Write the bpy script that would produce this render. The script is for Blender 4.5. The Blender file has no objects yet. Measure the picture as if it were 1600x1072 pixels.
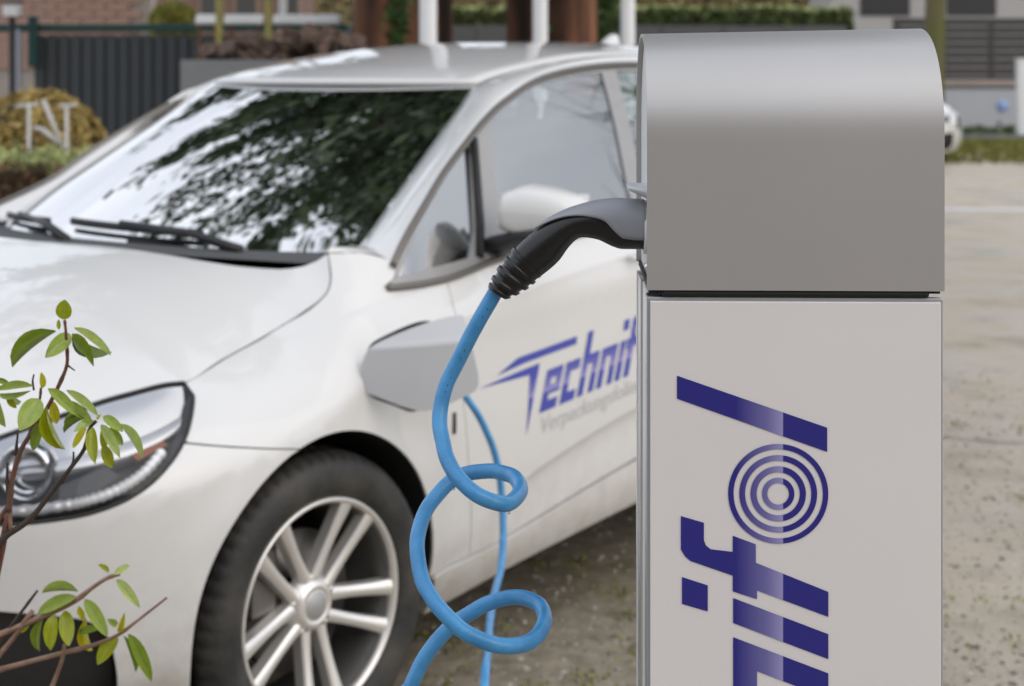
import bpy, bmesh, math, random
import numpy as np
from mathutils import Vector, Matrix
from mathutils.geometry import delaunay_2d_cdt
random.seed(7); rng = np.random.default_rng(7)
scene = bpy.context.scene
C = scene.collection
R = math.radians

# ------------------------------------------------------------------ camera, sky, sun, exposure
CAM_H = 1.4753; FOC = 2600.0; HOR = 100.0          # eye height (m), focal length and horizon of a 1600 x 1072 frame
cam_d = bpy.data.cameras.new('camera'); cam = bpy.data.objects.new('camera', cam_d); C.objects.link(cam)
cam.location = (0, 0, CAM_H); cam.rotation_euler = (R(90), 0, 0)
cam_d.sensor_width = 36; cam_d.lens = FOC/1600*36
cam_d.shift_y = -(536-HOR)/1600
cam_d.clip_start = .05; cam_d.clip_end = 600
cam_d.dof.use_dof = True; cam_d.dof.focus_distance = 1.61; cam_d.dof.aperture_fstop = 7.6; cam_d.dof.aperture_blades = 0
scene.camera = cam

SUN_EL, SUN_AZ = 33, 125          # azimuth from +Y (view direction) towards +X (right)
world = bpy.data.worlds.new('World'); scene.world = world; world.use_nodes = True
nt = world.node_tree; nt.nodes.clear()
sky = nt.nodes.new('ShaderNodeTexSky'); sky.sky_type = 'NISHITA'; sky.sun_disc = False
sky.sun_elevation = R(SUN_EL); sky.sun_rotation = R(SUN_AZ); sky.dust_density = 4; sky.air_density = 1.0; sky.ozone_density = 1
bgn = nt.nodes.new('ShaderNodeBackground'); bgn.inputs['Strength'].default_value = .12
wo = nt.nodes.new('ShaderNodeOutputWorld')
# closed cloud cover over the clear sky: soft grey-white layer with gentle variation
wtc = nt.nodes.new('ShaderNodeTexCoord'); wmp = nt.nodes.new('ShaderNodeMapping'); wmp.inputs['Scale'].default_value = (1, 1, 2.2)
wn = nt.nodes.new('ShaderNodeTexNoise'); wn.inputs['Scale'].default_value = 2.3; wn.inputs['Detail'].default_value = 5; wn.inputs['Roughness'].default_value = .5
wr = nt.nodes.new('ShaderNodeValToRGB'); wr.color_ramp.elements[0].position = .3; wr.color_ramp.elements[0].color = (6.2,6.6,7.3,1); wr.color_ramp.elements[1].position = .7; wr.color_ramp.elements[1].color = (10.0,10.4,11.2,1)
wmx = nt.nodes.new('ShaderNodeMix'); wmx.data_type = 'RGBA'; wmx.inputs['Factor'].default_value = .86
nt.links.new(wtc.outputs['Generated'], wmp.inputs[0]); nt.links.new(wmp.outputs[0], wn.inputs['Vector']); nt.links.new(wn.outputs['Fac'], wr.inputs['Fac'])
nt.links.new(sky.outputs[0], wmx.inputs['A']); nt.links.new(wr.outputs[0], wmx.inputs['B']); nt.links.new(wmx.outputs['Result'], bgn.inputs['Color']); nt.links.new(bgn.outputs[0], wo.inputs[0])
sun_d = bpy.data.lights.new('sun', 'SUN'); sun_d.energy = .7; sun_d.angle = R(70); sun_d.color = (1, .93, .82)
sun = bpy.data.objects.new('sun', sun_d); C.objects.link(sun)
to_sun = Vector((math.sin(R(SUN_AZ))*math.cos(R(SUN_EL)), math.cos(R(SUN_AZ))*math.cos(R(SUN_EL)), math.sin(R(SUN_EL))))
sun.rotation_euler = to_sun.to_track_quat('Z', 'Y').to_euler(); sun.location = (6, 4, 12)
vs = scene.view_settings; vs.view_transform = 'Standard'; vs.look = 'None'; vs.gamma = 1; vs.exposure = 0.29
vs.use_curve_mapping = False
scene.cycles.max_bounces = 10; scene.cycles.transparent_max_bounces = 24; scene.cycles.glossy_bounces = 6
scene.cycles.use_denoising = True

# ------------------------------------------------------------------ helpers
def at(px, py, Y):      # a point of the place, from how it sits in the frame and its distance Y
    return Vector(((px-800)/FOC*Y, Y, CAM_H-(py-HOR)/FOC*Y))
MATS = {}
def mat(name, base=(.5,.5,.5), rough=.5, metal=0., coat=0., coat_rough=.03, noise=0., nscale=20., bump=0., bscale=60., spec=.5, trans=0.,
        ior=1.5, emit=None, estr=1., island=0., objcol=False, col2=None, sub=0., ramp=(.35,.65), detail=4., stretch=None):
    if name in MATS: return MATS[name]
    m = bpy.data.materials.new(name); m.use_nodes = True; n = m.node_tree.nodes; l = m.node_tree.links
    b = n['Principled BSDF']
    b.inputs['Base Color'].default_value = (*base, 1); b.inputs['Roughness'].default_value = rough; b.inputs['Metallic'].default_value = metal
    b.inputs['Coat Weight'].default_value = coat; b.inputs['Coat Roughness'].default_value = coat_rough
    b.inputs['Specular IOR Level'].default_value = spec; b.inputs['IOR'].default_value = ior
    b.inputs['Transmission Weight'].default_value = trans
    if emit: b.inputs['Emission Color'].default_value = (*emit, 1); b.inputs['Emission Strength'].default_value = estr
    src = None
    tc = n.new('ShaderNodeTexCoord')
    if stretch:
        mp = n.new('ShaderNodeMapping'); mp.inputs['Scale'].default_value = stretch; l.new(tc.outputs['Object'], mp.inputs[0])
        class _T: pass
        tc = _T(); tc.outputs = {'Object': mp.outputs[0]}
    if objcol:
        oi = n.new('ShaderNodeObjectInfo'); src = oi.outputs['Color']
    if col2 is not None:
        t = n.new('ShaderNodeTexNoise'); t.inputs['Scale'].default_value = nscale; t.inputs['Detail'].default_value = detail
        l.new(tc.outputs['Object'], t.inputs['Vector'])
        r = n.new('ShaderNodeValToRGB'); r.color_ramp.elements[0].position = ramp[0]; r.color_ramp.elements[1].position = ramp[1]
        r.color_ramp.elements[0].color = (*base, 1); r.color_ramp.elements[1].color = (*col2, 1)
        l.new(t.outputs['Fac'], r.inputs['Fac']); src = r.outputs['Color']
    if noise > 0 or island > 0:
        h = n.new('ShaderNodeHueSaturation')
        if src is not None: l.new(src, h.inputs['Color'])
        else: h.inputs['Color'].default_value = (*base, 1)
        mr = n.new('ShaderNodeMapRange')
        if island > 0:
            g = n.new('ShaderNodeNewGeometry'); l.new(g.outputs['Random Per Island'], mr.inputs['Value']); a = island
        else:
            t2 = n.new('ShaderNodeTexNoise'); t2.inputs['Scale'].default_value = nscale; t2.inputs['Detail'].default_value = 6
            l.new(tc.outputs['Object'], t2.inputs['Vector']); l.new(t2.outputs['Fac'], mr.inputs['Value']); a = noise
        mr.inputs['To Min'].default_value = 1-a; mr.inputs['To Max'].default_value = 1+a
        l.new(mr.outputs['Result'], h.inputs['Value']); src = h.outputs['Color']
    if src is not None: l.new(src, b.inputs['Base Color'])
    if bump > 0:
        t3 = n.new('ShaderNodeTexNoise'); t3.inputs['Scale'].default_value = bscale; t3.inputs['Detail'].default_value = 6
        l.new(tc.outputs['Object'], t3.inputs['Vector'])
        bp = n.new('ShaderNodeBump'); bp.inputs['Strength'].default_value = bump; bp.inputs['Distance'].default_value = .01
        l.new(t3.outputs['Fac'], bp.inputs['Height']); l.new(bp.outputs['Normal'], b.inputs['Normal'])
    if sub > 0:
        b.inputs['Subsurface Weight'].default_value = 0
        out = n['Material Output']; tr = n.new('ShaderNodeBsdfTranslucent'); mx = n.new('ShaderNodeMixShader'); mx.inputs[0].default_value = sub
        if src is not None: l.new(src, tr.inputs['Color'])
        else: tr.inputs['Color'].default_value = (*base, 1)
        l.new(b.outputs[0], mx.inputs[1]); l.new(tr.outputs[0], mx.inputs[2]); l.new(mx.outputs[0], out.inputs['Surface'])
    MATS[name] = m; return m
def glass_mat(name, tint=(.75,.85,.82), ior=1.55, rough=0.):
    if name in MATS: return MATS[name]
    m = bpy.data.materials.new(name); m.use_nodes = True; n = m.node_tree.nodes; l = m.node_tree.links; n.clear()
    o = n.new('ShaderNodeOutputMaterial'); t = n.new('ShaderNodeBsdfTransparent'); t.inputs[0].default_value = (*tint, 1)
    g = n.new('ShaderNodeBsdfGlossy'); g.inputs['Roughness'].default_value = rough; f = n.new('ShaderNodeFresnel'); f.inputs['IOR'].default_value = ior
    mx = n.new('ShaderNodeMixShader'); l.new(f.outputs[0], mx.inputs[0]); l.new(t.outputs[0], mx.inputs[1]); l.new(g.outputs[0], mx.inputs[2]); l.new(mx.outputs[0], o.inputs[0])
    MATS[name] = m; return m

def obj(name, V, F, m=None, parent=None, smooth=True, uv=None, kind=None):
    me = bpy.data.meshes.new(name); me.from_pydata([tuple(map(float, v)) for v in V], [], [tuple(map(int, f)) for f in F])
    if smooth: me.polygons.foreach_set('use_smooth', [True]*len(me.polygons))
    if m: me.materials.append(m)
    if uv is not None:
        u = me.uv_layers.new(name='UVMap')
        for lp in me.loops: u.data[lp.index].uv = uv[lp.vertex_index]
    me.update()
    o = bpy.data.objects.new(name, me); C.objects.link(o)
    if parent: o.parent = parent
    if kind: o['kind'] = kind
    return o
def empty(name, loc=(0,0,0), rz=0.):
    o = bpy.data.objects.new(name, None); C.objects.link(o); o.location = loc; o.rotation_euler = (0, 0, rz); o.empty_display_size = .2
    return o
def tag(o, label, cat=None, group=None, kind=None):
    if label: o['label'] = label
    if cat: o['category'] = cat
    if group: o['group'] = group
    if kind: o['kind'] = kind
    return o
def copy_tree(o, parent=None):
    c = o.copy(); C.objects.link(c); c.parent = parent
    for ch in list(o.children): copy_tree(ch, c)
    return c
def solid(o, t, offset=-1):
    md = o.modifiers.new('thickness', 'SOLIDIFY'); md.thickness = t; md.offset = offset; return o
def bevel(o, w, seg=2):
    md = o.modifiers.new('bevel', 'BEVEL'); md.width = w; md.segments = seg; md.limit_method = 'ANGLE'; md.angle_limit = R(35); return o
def boxm(cx, cy, cz, sx, sy, sz):
    V = [(cx+i*sx/2, cy+j*sy/2, cz+k*sz/2) for i in (-1,1) for j in (-1,1) for k in (-1,1)]
    F = [(0,1,3,2),(4,6,7,5),(0,4,5,1),(2,3,7,6),(0,2,6,4),(1,5,7,3)]
    return V, F
def box(name, c, s, m, parent=None, bev=0., kind=None, rz=0.):
    V, F = boxm(*c, *s) if rz == 0 else boxm(0, 0, 0, *s)
    o = obj(name, V, F, m, parent, smooth=False, kind=kind)
    if rz: o.location = c; o.rotation_euler = (0, 0, rz)
    if bev: bevel(o, bev)
    return o
def merge(parts):
    V, F = [], []
    for v, f in parts:
        k = len(V); V += [tuple(p) for p in v]; F += [tuple(i+k for i in q) for q in f]
    return V, F
def catmull(P, n=8, closed=False):
    P = [np.array(p, float) for p in P]; out = []
    N = len(P); rngi = range(N if closed else N-1)
    for i in rngi:
        p0 = P[(i-1) % N] if (closed or i > 0) else 2*P[0]-P[1]
        p1 = P[i]; p2 = P[(i+1) % N]
        p3 = P[(i+2) % N] if (closed or i+2 < N) else 2*P[-1]-P[-2]
        for t in np.arange(n)/n:
            out.append(.5*((2*p1)+(p2-p0)*t+(2*p0-5*p1+4*p2-p3)*t*t+(3*p1-p0-3*p2+p3)*t**3))
    if not closed: out.append(P[-1])
    return out
def tube(P, rad, seg=12, cap=True, flat=None):
    P = [Vector(p) for p in P]; n = len(P); V, F = [], []
    rad = rad if hasattr(rad, '__len__') else [rad]*n
    up = None
    for i, p in enumerate(P):
        t = (P[min(i+1, n-1)]-P[max(i-1, 0)]).normalized()
        if up is None:
            up = Vector((0,0,1)) if abs(t.z) < .9 else Vector((0,1,0))
        a = t.cross(up).normalized(); b = a.cross(t).normalized(); up = b
        for k in range(seg):
            w = 2*math.pi*k/seg; r1 = r2 = rad[i]
            if flat: r2 = rad[i]*flat
            V.append(p+a*math.cos(w)*r1+b*math.sin(w)*r2)
    for i in range(n-1):
        for k in range(seg):
            F.append((i*seg+k, (i+1)*seg+k, (i+1)*seg+(k+1) % seg, i*seg+(k+1) % seg))
    if cap: F.append(tuple(range(seg))); F.append(tuple((n-1)*seg+k for k in reversed(range(seg))))
    return V, F
def lathe(prof, seg=64, axis='y', closed=False, mod=None):
    V, F = [], []; n = len(prof)
    for k in range(seg):
        w = 2*math.pi*k/seg
        for j, (r, h) in enumerate(prof):
            rr = r+(mod(k, j) if mod else 0)
            V.append((rr*math.cos(w), h, rr*math.sin(w)) if axis == 'y' else (rr*math.cos(w), rr*math.sin(w), h))
    for k in range(seg):
        k2 = (k+1) % seg
        for j in range(n if closed else n-1):
            j2 = (j+1) % n
            F.append((k*n+j, k*n+j2, k2*n+j2, k2*n+j))
    return V, F
def loft(rows):         # list of rows of points
    V = [p for r in rows for p in r]; m = len(rows[0]); F = []
    for i in range(len(rows)-1):
        for j in range(m-1): F.append((i*m+j, i*m+j+1, (i+1)*m+j+1, (i+1)*m+j))
    return V, F
def inside(p, poly):
    x, y = p; c = False; n = len(poly)
    for i in range(n):
        x1, y1 = poly[i]; x2, y2 = poly[i-1]
        if (y1 > y) != (y2 > y) and x < (x2-x1)*(y-y1)/(y2-y1)+x1: c = not c
    return c
def resample(poly, step):
    out = []; n = len(poly)
    for i in range(n):
        a = np.array(poly[i], float); b = np.array(poly[(i+1) % n], float); L = np.hypot(*(b-a))
        if L < 1e-6: continue
        k = max(1, int(math.ceil(L/step)))
        for j in range(k): out.append(tuple(a+(b-a)*j/k))
    return out
def shrink(poly, d):
    n = len(poly); A = .5*sum(poly[i-1][0]*poly[i][1]-poly[i][0]*poly[i-1][1] for i in range(n)); sg = 1 if A > 0 else -1
    out = []
    for i in range(n):
        p0, p1, p2 = (np.array(poly[j % n], float) for j in (i-1, i, i+1))
        e1 = (p1-p0)/max(1e-9, np.hypot(*(p1-p0))); e2 = (p2-p1)/max(1e-9, np.hypot(*(p2-p1)))
        nn = np.array([-(e1+e2)[1], (e1+e2)[0]]); L = np.hypot(*nn)
        if L < 1e-6: out.append(tuple(p1)); continue
        nn /= L; c = max(.5, nn@np.array([-e1[1], e1[0]]))
        out.append(tuple(p1+sg*nn*d/c))
    return out
def patch2d(poly, step, holes=(), lines=()):
    loops = [resample(poly, step)]+[resample(h, step) for h in holes]
    V = []; E = []
    for lp in loops:
        k = len(V); V += lp; E += [(k+i, k+(i+1) % len(lp)) for i in range(len(lp))]
    for ln in lines:
        run = []
        for q in ln:
            ok = inside(q, loops[0]) and not any(inside(q, h) for h in loops[1:]) and np.min(np.hypot(*(np.array(V)-np.array(q)).T)) > .0025
            if ok: run.append(len(V)); V.append(tuple(q))
            else: run.append(None)
        E += [(a, b) for a, b in zip(run, run[1:]) if a is not None and b is not None]
    B = np.array(V); lo = B.min(0); hi = B.max(0)
    gx = np.arange(lo[0]+step*.5, hi[0], step); gy = np.arange(lo[1]+step*.5, hi[1], step)
    for i, a in enumerate(gx):
        for b in gy:
            q = (a, b+(step*.25 if i % 2 else -step*.25))
            if not inside(q, loops[0]) or any(inside(q, h) for h in loops[1:]): continue
            if np.min(np.hypot(*(B-np.array(q)).T)) < step*.55: continue
            V.append(q)
    r = delaunay_2d_cdt([Vector(v) for v in V], E, [], 0, 1e-6)
    vv = [tuple(v) for v in r[0]]; ff = []
    for f in r[2]:
        cx = sum(vv[i][0] for i in f)/len(f); cy = sum(vv[i][1] for i in f)/len(f)
        if inside((cx, cy), loops[0]) and not any(inside((cx, cy), h) for h in loops[1:]):
            a, b, c = (np.array(vv[i]) for i in f[:3])
            if (b-a)[0]*(c-a)[1]-(b-a)[1]*(c-a)[0] < 0: f = list(reversed(f))
            ff.append(list(f))
    used = sorted({i for f in ff for i in f}); ix = {u: k for k, u in enumerate(used)}
    return [vv[i] for i in used], [[ix[i] for i in f] for f in ff]
def interp(x, xs, ys): return float(np.interp(x, xs, ys))
_PC = {}
def pchip(x, xs, ys):       # smooth monotone interpolation
    k = (tuple(xs), tuple(ys))
    if k not in _PC:
        X = np.array(xs, float); Y = np.array(ys, float); h = np.diff(X); dl = np.diff(Y)/h; m = np.zeros(len(X))
        for i in range(1, len(X)-1):
            if dl[i-1]*dl[i] > 0:
                w1 = 2*h[i]+h[i-1]; w2 = h[i]+2*h[i-1]; m[i] = (w1+w2)/(w1/dl[i-1]+w2/dl[i])
        m[0] = dl[0]; m[-1] = dl[-1]; _PC[k] = (X, Y, h, m)
    X, Y, h, m = _PC[k]
    if x <= X[0]: return float(Y[0])
    if x >= X[-1]: return float(Y[-1])
    i = int(np.searchsorted(X, x))-1; t = (x-X[i])/h[i]
    return float((2*t**3-3*t*t+1)*Y[i]+(t**3-2*t*t+t)*h[i]*m[i]+(-2*t**3+3*t*t)*Y[i+1]+(t**3-t*t)*h[i]*m[i+1])
def sstep(a, b, t):
    t = min(1., max(0., (t-a)/(b-a))); return t*t*(3-2*t)

# leaf masses: many small folded leaves spread through a volume
def leaf_cloud(pts, size, nrm=None, var=.5, quad=True):
    pts = np.asarray(pts); n = len(pts)
    a = rng.normal(size=(n,3)); a /= np.linalg.norm(a, axis=1, keepdims=True)
    if nrm is not None:
        a = a-nrm*(a*nrm).sum(1, keepdims=True)*.6; a /= np.linalg.norm(a, axis=1, keepdims=True)
    b = rng.normal(size=(n,3)); b -= a*(a*b).sum(1, keepdims=True); b /= np.linalg.norm(b, axis=1, keepdims=True)
    s = size*(1+var*(rng.random((n,1))*2-1))
    V = np.stack([pts-a*s, pts-b*s*.45, pts+a*s, pts+b*s*.45], 1).reshape(-1, 3)
    F = (np.arange(n)[:, None]*4+np.arange(4)[None]).tolist()
    return V.tolist(), F

# ------------------------------------------------------------------ materials
paint = mat('white_car_paint', (.70,.695,.685), .35, coat=1., coat_rough=.02, noise=.02, nscale=3)
def road_film(m):
    n = m.node_tree.nodes; l = m.node_tree.links; b = n['Principled BSDF']; src = b.inputs['Base Color'].links[0].from_socket
    tc = n.new('ShaderNodeTexCoord'); sp = n.new('ShaderNodeSeparateXYZ'); l.new(tc.outputs['Object'], sp.inputs[0])
    mr = n.new('ShaderNodeMapRange'); mr.interpolation_type = 'SMOOTHSTEP'; mr.inputs['From Min'].default_value = .62; mr.inputs['From Max'].default_value = .18; l.new(sp.outputs['Z'], mr.inputs['Value'])
    t = n.new('ShaderNodeTexNoise'); t.inputs['Scale'].default_value = 14; t.inputs['Detail'].default_value = 8; t.inputs['Roughness'].default_value = .7; l.new(tc.outputs['Object'], t.inputs['Vector'])
    r = n.new('ShaderNodeMapRange'); r.inputs['From Min'].default_value = .30; r.inputs['From Max'].default_value = .75; r.inputs['To Max'].default_value = .62; l.new(t.outputs['Fac'], r.inputs['Value'])
    mu = n.new('ShaderNodeMath'); mu.operation = 'MULTIPLY'; l.new(mr.outputs[0], mu.inputs[0]); l.new(r.outputs[0], mu.inputs[1])
    mx = n.new('ShaderNodeMix'); mx.data_type = 'RGBA'; l.new(mu.outputs[0], mx.inputs['Factor']); l.new(src, mx.inputs['A']); mx.inputs['B'].default_value = (.36,.30,.23,1); l.new(mx.outputs['Result'], b.inputs['Base Color'])
road_film(paint)
black_gloss = mat('gloss_black_trim', (.012,.012,.013), .12, coat=.5)
trim_mat = mat('window_trim', (.17,.155,.14), .3, metal=.6)
rubber = mat('black_rubber', (.018,.018,.017), .6, noise=.3, nscale=40)
tyre_mat = mat('tyre_rubber', (.020,.019,.018), .60, col2=(.070,.064,.055), nscale=9, ramp=(.42,.75), bump=.2, bscale=80)
alloy = mat('silver_alloy', (.80,.775,.74), .30, metal=.6, noise=.06, nscale=12)
dark_metal = mat('dark_brake_metal', (.20,.19,.18), .45, metal=.8)
plastic_dark = mat('dark_plastic', (.02,.02,.021), .5, bump=.1, bscale=200)
chrome = mat('chrome_reflector', (.80,.80,.82), .12, metal=1.)
lens_glass = glass_mat('clear_lamp_lens', (.97,.97,.97), 1.5)
wind_glass = glass_mat('windscreen_glass', (.80,.90,.86), 1.72)
side_glass = glass_mat('side_window_glass', (.42,.50,.47), 5.2)
ball_glass = mat('projector_glass', (.95,.95,.95), .02, trans=1., ior=1.45)
interior = mat('dark_cabin_fabric', (.075,.078,.080), .8, noise=.2, nscale=30)
beige = mat('beige_card', (.55,.50,.38), .7, noise=.1)
liner = mat('wheel_well_liner', (.010,.010,.010), .9, noise=.3, nscale=30)
grey_metal = mat('grey_painted_sheet', (.475,.465,.46), .40, metal=.55, noise=.045, nscale=9, bump=.02, bscale=900)
alu = mat('brushed_aluminium', (.66,.66,.66), .28, metal=1., noise=.04, nscale=30)
dark_slot = mat('dark_slot', (.006,.006,.006), .7, noise=.1)
white_panel = mat('white_glossy_panel', (.745,.715,.715), .22, coat=.5, coat_rough=.04, noise=.025, nscale=5)
plate_mat = mat('white_plastic_plate', (.78,.79,.79), .3, noise=.01)
blue_cable = mat('blue_cable_sheath', (.045,.235,.50), .30, noise=.14, nscale=35, bump=.10, bscale=260, col2=(.065,.29,.58))
stem_ink = mat('dark_ink', (.012,.03,.07), .5, noise=.1)
plug_black = mat('black_plug_plastic', (.008,.008,.008), .30, bump=.08, bscale=500, noise=.1)
plug_grey = mat('grey_plug_plastic', (.30,.305,.335), .42, noise=.04, bump=.05, bscale=600)
led = mat('blue_indicator_light', (.2,.4,.9), .3, emit=(.25,.5,1.), estr=1.6)
# print with a blend across the letters: u = reading direction, v = height in x-heights
def print_mat(name, dark, pale):
    m = bpy.data.materials.new(name); m.use_nodes = True; n = m.node_tree.nodes; l = m.node_tree.links; b = n['Principled BSDF']
    b.inputs['Roughness'].default_value = .3; b.inputs['Coat Weight'].default_value = .3
    uv = n.new('ShaderNodeUVMap'); sp = n.new('ShaderNodeSeparateXYZ'); l.new(uv.outputs[0], sp.inputs[0])
    r = n.new('ShaderNodeValToRGB'); cr = r.color_ramp; cr.interpolation = 'LINEAR'
    cr.elements[0].position = 0; cr.elements[0].color = (*dark, 1)
    cr.elements[1].position = .292; cr.elements[1].color = (*dark, 1)
    e = cr.elements.new(.296); e.color = (*pale, 1)
    e = cr.elements.new(.40); e.color = tuple(np.array(pale)*.45+np.array(dark)*.55)+(1,)
    e = cr.elements.new(.60); e.color = (*dark, 1)
    l.new(sp.outputs['Y'], r.inputs['Fac']); l.new(r.outputs['Color'], b.inputs['Base Color'])
    return m
print_post = print_mat('blue_print_post', (.018,.016,.215), (.31,.29,.55))
print_car = print_mat('blue_print_car', (.040,.060,.40), (.34,.30,.60))
grey_print = mat('grey_print', (.52,.52,.54), .5, noise=.02)

# ------------------------------------------------------------------ lettering outlines in logo units (x-height 248)
SL = .371
def slant(P): return [(p+SL*q, q) for p, q in P]
def rect(p0, p1, q0, q1): return slant([(p0,q0),(p1,q0),(p1,q1),(p0,q1)])
def ring(cu, cv, ro, ri, n=56):
    return [(cu+ro*math.cos(2*math.pi*k/n), cv+ro*math.sin(2*math.pi*k/n)) for k in range(n)], [(cu+ri*math.cos(2*math.pi*k/n), cv+ri*math.sin(2*math.pi*k/n)) for k in range(n)]
GLYPHS = []     # (outline, holes) per letter
GLYPHS.append(([[(-1444,393),(-1451,345),(-2030,347),(-2318,333),(-2102,393)], [(-2500,296),(-2063,309),(-1868,312),(-1916,180),(-2012,-103),(-1990,100),(-1976,262),(-2070,268)]], []))      # T with its wings
GLYPHS.append(([slant([(-1876,0),(-1696,0),(-1696,62),(-1811,62),(-1811,98),(-1691,98),(-1691,247),(-1876,247)])], [[slant([(-1811,150),(-1753,150),(-1753,192),(-1811,192)])]]))  # e
GLYPHS.append(([slant([(-1654,0),(-1489,0),(-1489,62),(-1589,62),(-1589,185),(-1489,185),(-1489,247),(-1654,247)])], []))  # c
GLYPHS.append(([slant([(-1452,0),(-1387,0),(-1387,185),(-1327,185),(-1327,0),(-1262,0),(-1262,247),(-1387,247),(-1387,393),(-1452,393)])], []))  # h
GLYPHS.append(([slant([(-1225,0),(-1160,0),(-1160,185),(-1099,185),(-1099,0),(-1034,0),(-1034,247),(-1225,247)])], []))  # n
GLYPHS.append(([rect(-997,-932,0,247), [(-787,380),(-808,313),(-876,313),(-857,380)]], []))  # i
fpoly = [(-628,383),(-645,323),(-690,323),(-704,318),(-714,305),(-720,248),(-678,248),(-700,188),(-748,188),(-822,0),(-887,0),(-820,185),(-843,185),(-823,248),(-782,248),(-745,358),(-733,372),(-715,383)]
GLYPHS.append(([fpoly], []))  # f
RINGS = [ring(-568,130,130-a,130-b) for a, b in ((0,14),(29,44),(58,74),(88,102))]
GLYPHS.append(([r[0] for r in RINGS], [[r[1]] for r in RINGS]))  # o
GLYPHS.append(([[(-262,393),(-322,393),(-458,3),(-395,3)]], []))  # l
def lettering(fn, m, parent, step, name='letter'):
    for outs, holes in GLYPHS:
        V, F, UV = [], [], []
        for k, o in enumerate(outs):
            hs_ = holes[k] if k < len(holes) else []
            v, f = patch2d(o, step, hs_)
            n0 = len(V); V += [fn(*p) for p in v]; UV += [(p[0]/1000+3, p[1]/400) for p in v]; F += [tuple(i+n0 for i in q) for q in f]
        obj(name, V, F, m, parent, smooth=False, uv=UV)

# ------------------------------------------------------------------ ground
def ground_mat():
    m = bpy.data.materials.new('weathered_asphalt'); m.use_nodes = True; n = m.node_tree.nodes; l = m.node_tree.links; b = n['Principled BSDF']
    tc = n.new('ShaderNodeTexCoord')
    def noise(s, d=6, r=.6):
        t = n.new('ShaderNodeTexNoise'); t.inputs['Scale'].default_value = s; t.inputs['Detail'].default_value = d; t.inputs['Roughness'].default_value = r
        l.new(tc.outputs['Object'], t.inputs['Vector']); return t.outputs['Fac']
    def ramp(f, p0, c0, p1, c1):
        r = n.new('ShaderNodeValToRGB'); r.color_ramp.elements[0].position = p0; r.color_ramp.elements[0].color = (*c0, 1)
        r.color_ramp.elements[1].position = p1; r.color_ramp.elements[1].color = (*c1, 1); l.new(f, r.inputs['Fac']); return r.outputs['Color']
    def mix(f, a, c):
        x = n.new('ShaderNodeMix'); x.data_type = 'RGBA'; l.new(f, x.inputs['Factor']); l.new(a, x.inputs['A']); l.new(c, x.inputs['B']); return x.outputs['Result']
    base = ramp(noise(.9), .3, (.39,.325,.245), .7, (.57,.485,.38))
    grit = ramp(noise(70, 8, .75), .35, (.12,.11,.095), .62, (.48,.45,.40))
    g = n.new('ShaderNodeMix'); g.data_type = 'RGBA'; g.inputs['Factor'].default_value = .22; l.new(base, g.inputs['A']); l.new(grit, g.inputs['B'])
    moss = ramp(noise(9, 8, .7), .3, (.12,.105,.05), .7, (.26,.22,.14))
    mk = ramp(noise(2.1, 10, .72), .50, (0,0,0), .70, (.75,.75,.75))
    c = mix(mk, g.outputs['Result'], moss)
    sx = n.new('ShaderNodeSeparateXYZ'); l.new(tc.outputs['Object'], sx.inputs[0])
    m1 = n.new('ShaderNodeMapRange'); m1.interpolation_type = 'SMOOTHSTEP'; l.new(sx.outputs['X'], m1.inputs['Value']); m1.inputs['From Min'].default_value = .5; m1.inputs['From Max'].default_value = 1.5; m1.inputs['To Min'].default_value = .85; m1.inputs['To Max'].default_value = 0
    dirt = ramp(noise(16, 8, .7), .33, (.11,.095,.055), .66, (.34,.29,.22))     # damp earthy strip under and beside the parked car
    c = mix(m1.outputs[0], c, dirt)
    l.new(c, b.inputs['Base Color'])
    rr = ramp(noise(.9), .45, (.35,.35,.35), .6, (.85,.85,.85)); l.new(rr, b.inputs['Roughness'])
    bp = n.new('ShaderNodeBump'); bp.inputs['Strength'].default_value = .35; bp.inputs['Distance'].default_value = .012
    l.new(noise(55, 8, .7), bp.inputs['Height']); l.new(bp.outputs[0], b.inputs['Normal'])
    return m
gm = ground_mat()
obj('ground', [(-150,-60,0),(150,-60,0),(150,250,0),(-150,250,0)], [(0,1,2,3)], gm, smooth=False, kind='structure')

# ------------------------------------------------------------------ the white car: body side surface (s along the plan line, z up) -> x rearward, y outward
def _front():
    ds = .005; S, X, Y, P = [.15], [.15], [.9], [0.]
    def kap(s): return .10*np.clip((.15-s)/.3, 0, 1)+.9*np.exp(-((s+.30)/.22)**2)+1.70*np.exp(-((s+.62)/.20)**2)+.42/(1+np.exp((s+.5)/.06))
    s = .15; x = .15; y = .9; p = 0.
    while y > -.004 and s > -2:
        p += kap(s)*ds; s -= ds; x -= math.cos(p)*ds; y -= math.sin(p)*ds
        S.append(s); X.append(x); Y.append(y); P.append(p)
    return [np.array(a[::-1]) for a in (S, X, Y, P)]
def _rear():
    ds = .005; S, X, Y, P = [2.7], [2.7], [.9], [0.]
    s = 2.7; x = 2.7; y = .9; p = 0.
    while y > -.004 and s < 5:
        p += (.08+2.2*math.exp(-((s-3.22)/.22)**2)+.45/(1+math.exp(-(s-3.3)/.08)))*ds; s += ds; x += math.cos(p)*ds; y -= math.sin(p)*ds
        S.append(s); X.append(x); Y.append(y); P.append(-p)
    return [np.array(a) for a in (S, X, Y, P)]
TF = _front(); TR = _rear(); S0, S1 = TF[0][0], TR[0][-1]
def plan(s):
    if s >= 2.7: return tuple(float(np.interp(s, TR[0], a)) for a in TR[1:])
    if s >= .15: return s, .9, 0.
    return tuple(float(np.interp(s, TF[0], a)) for a in TF[1:])
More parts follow.
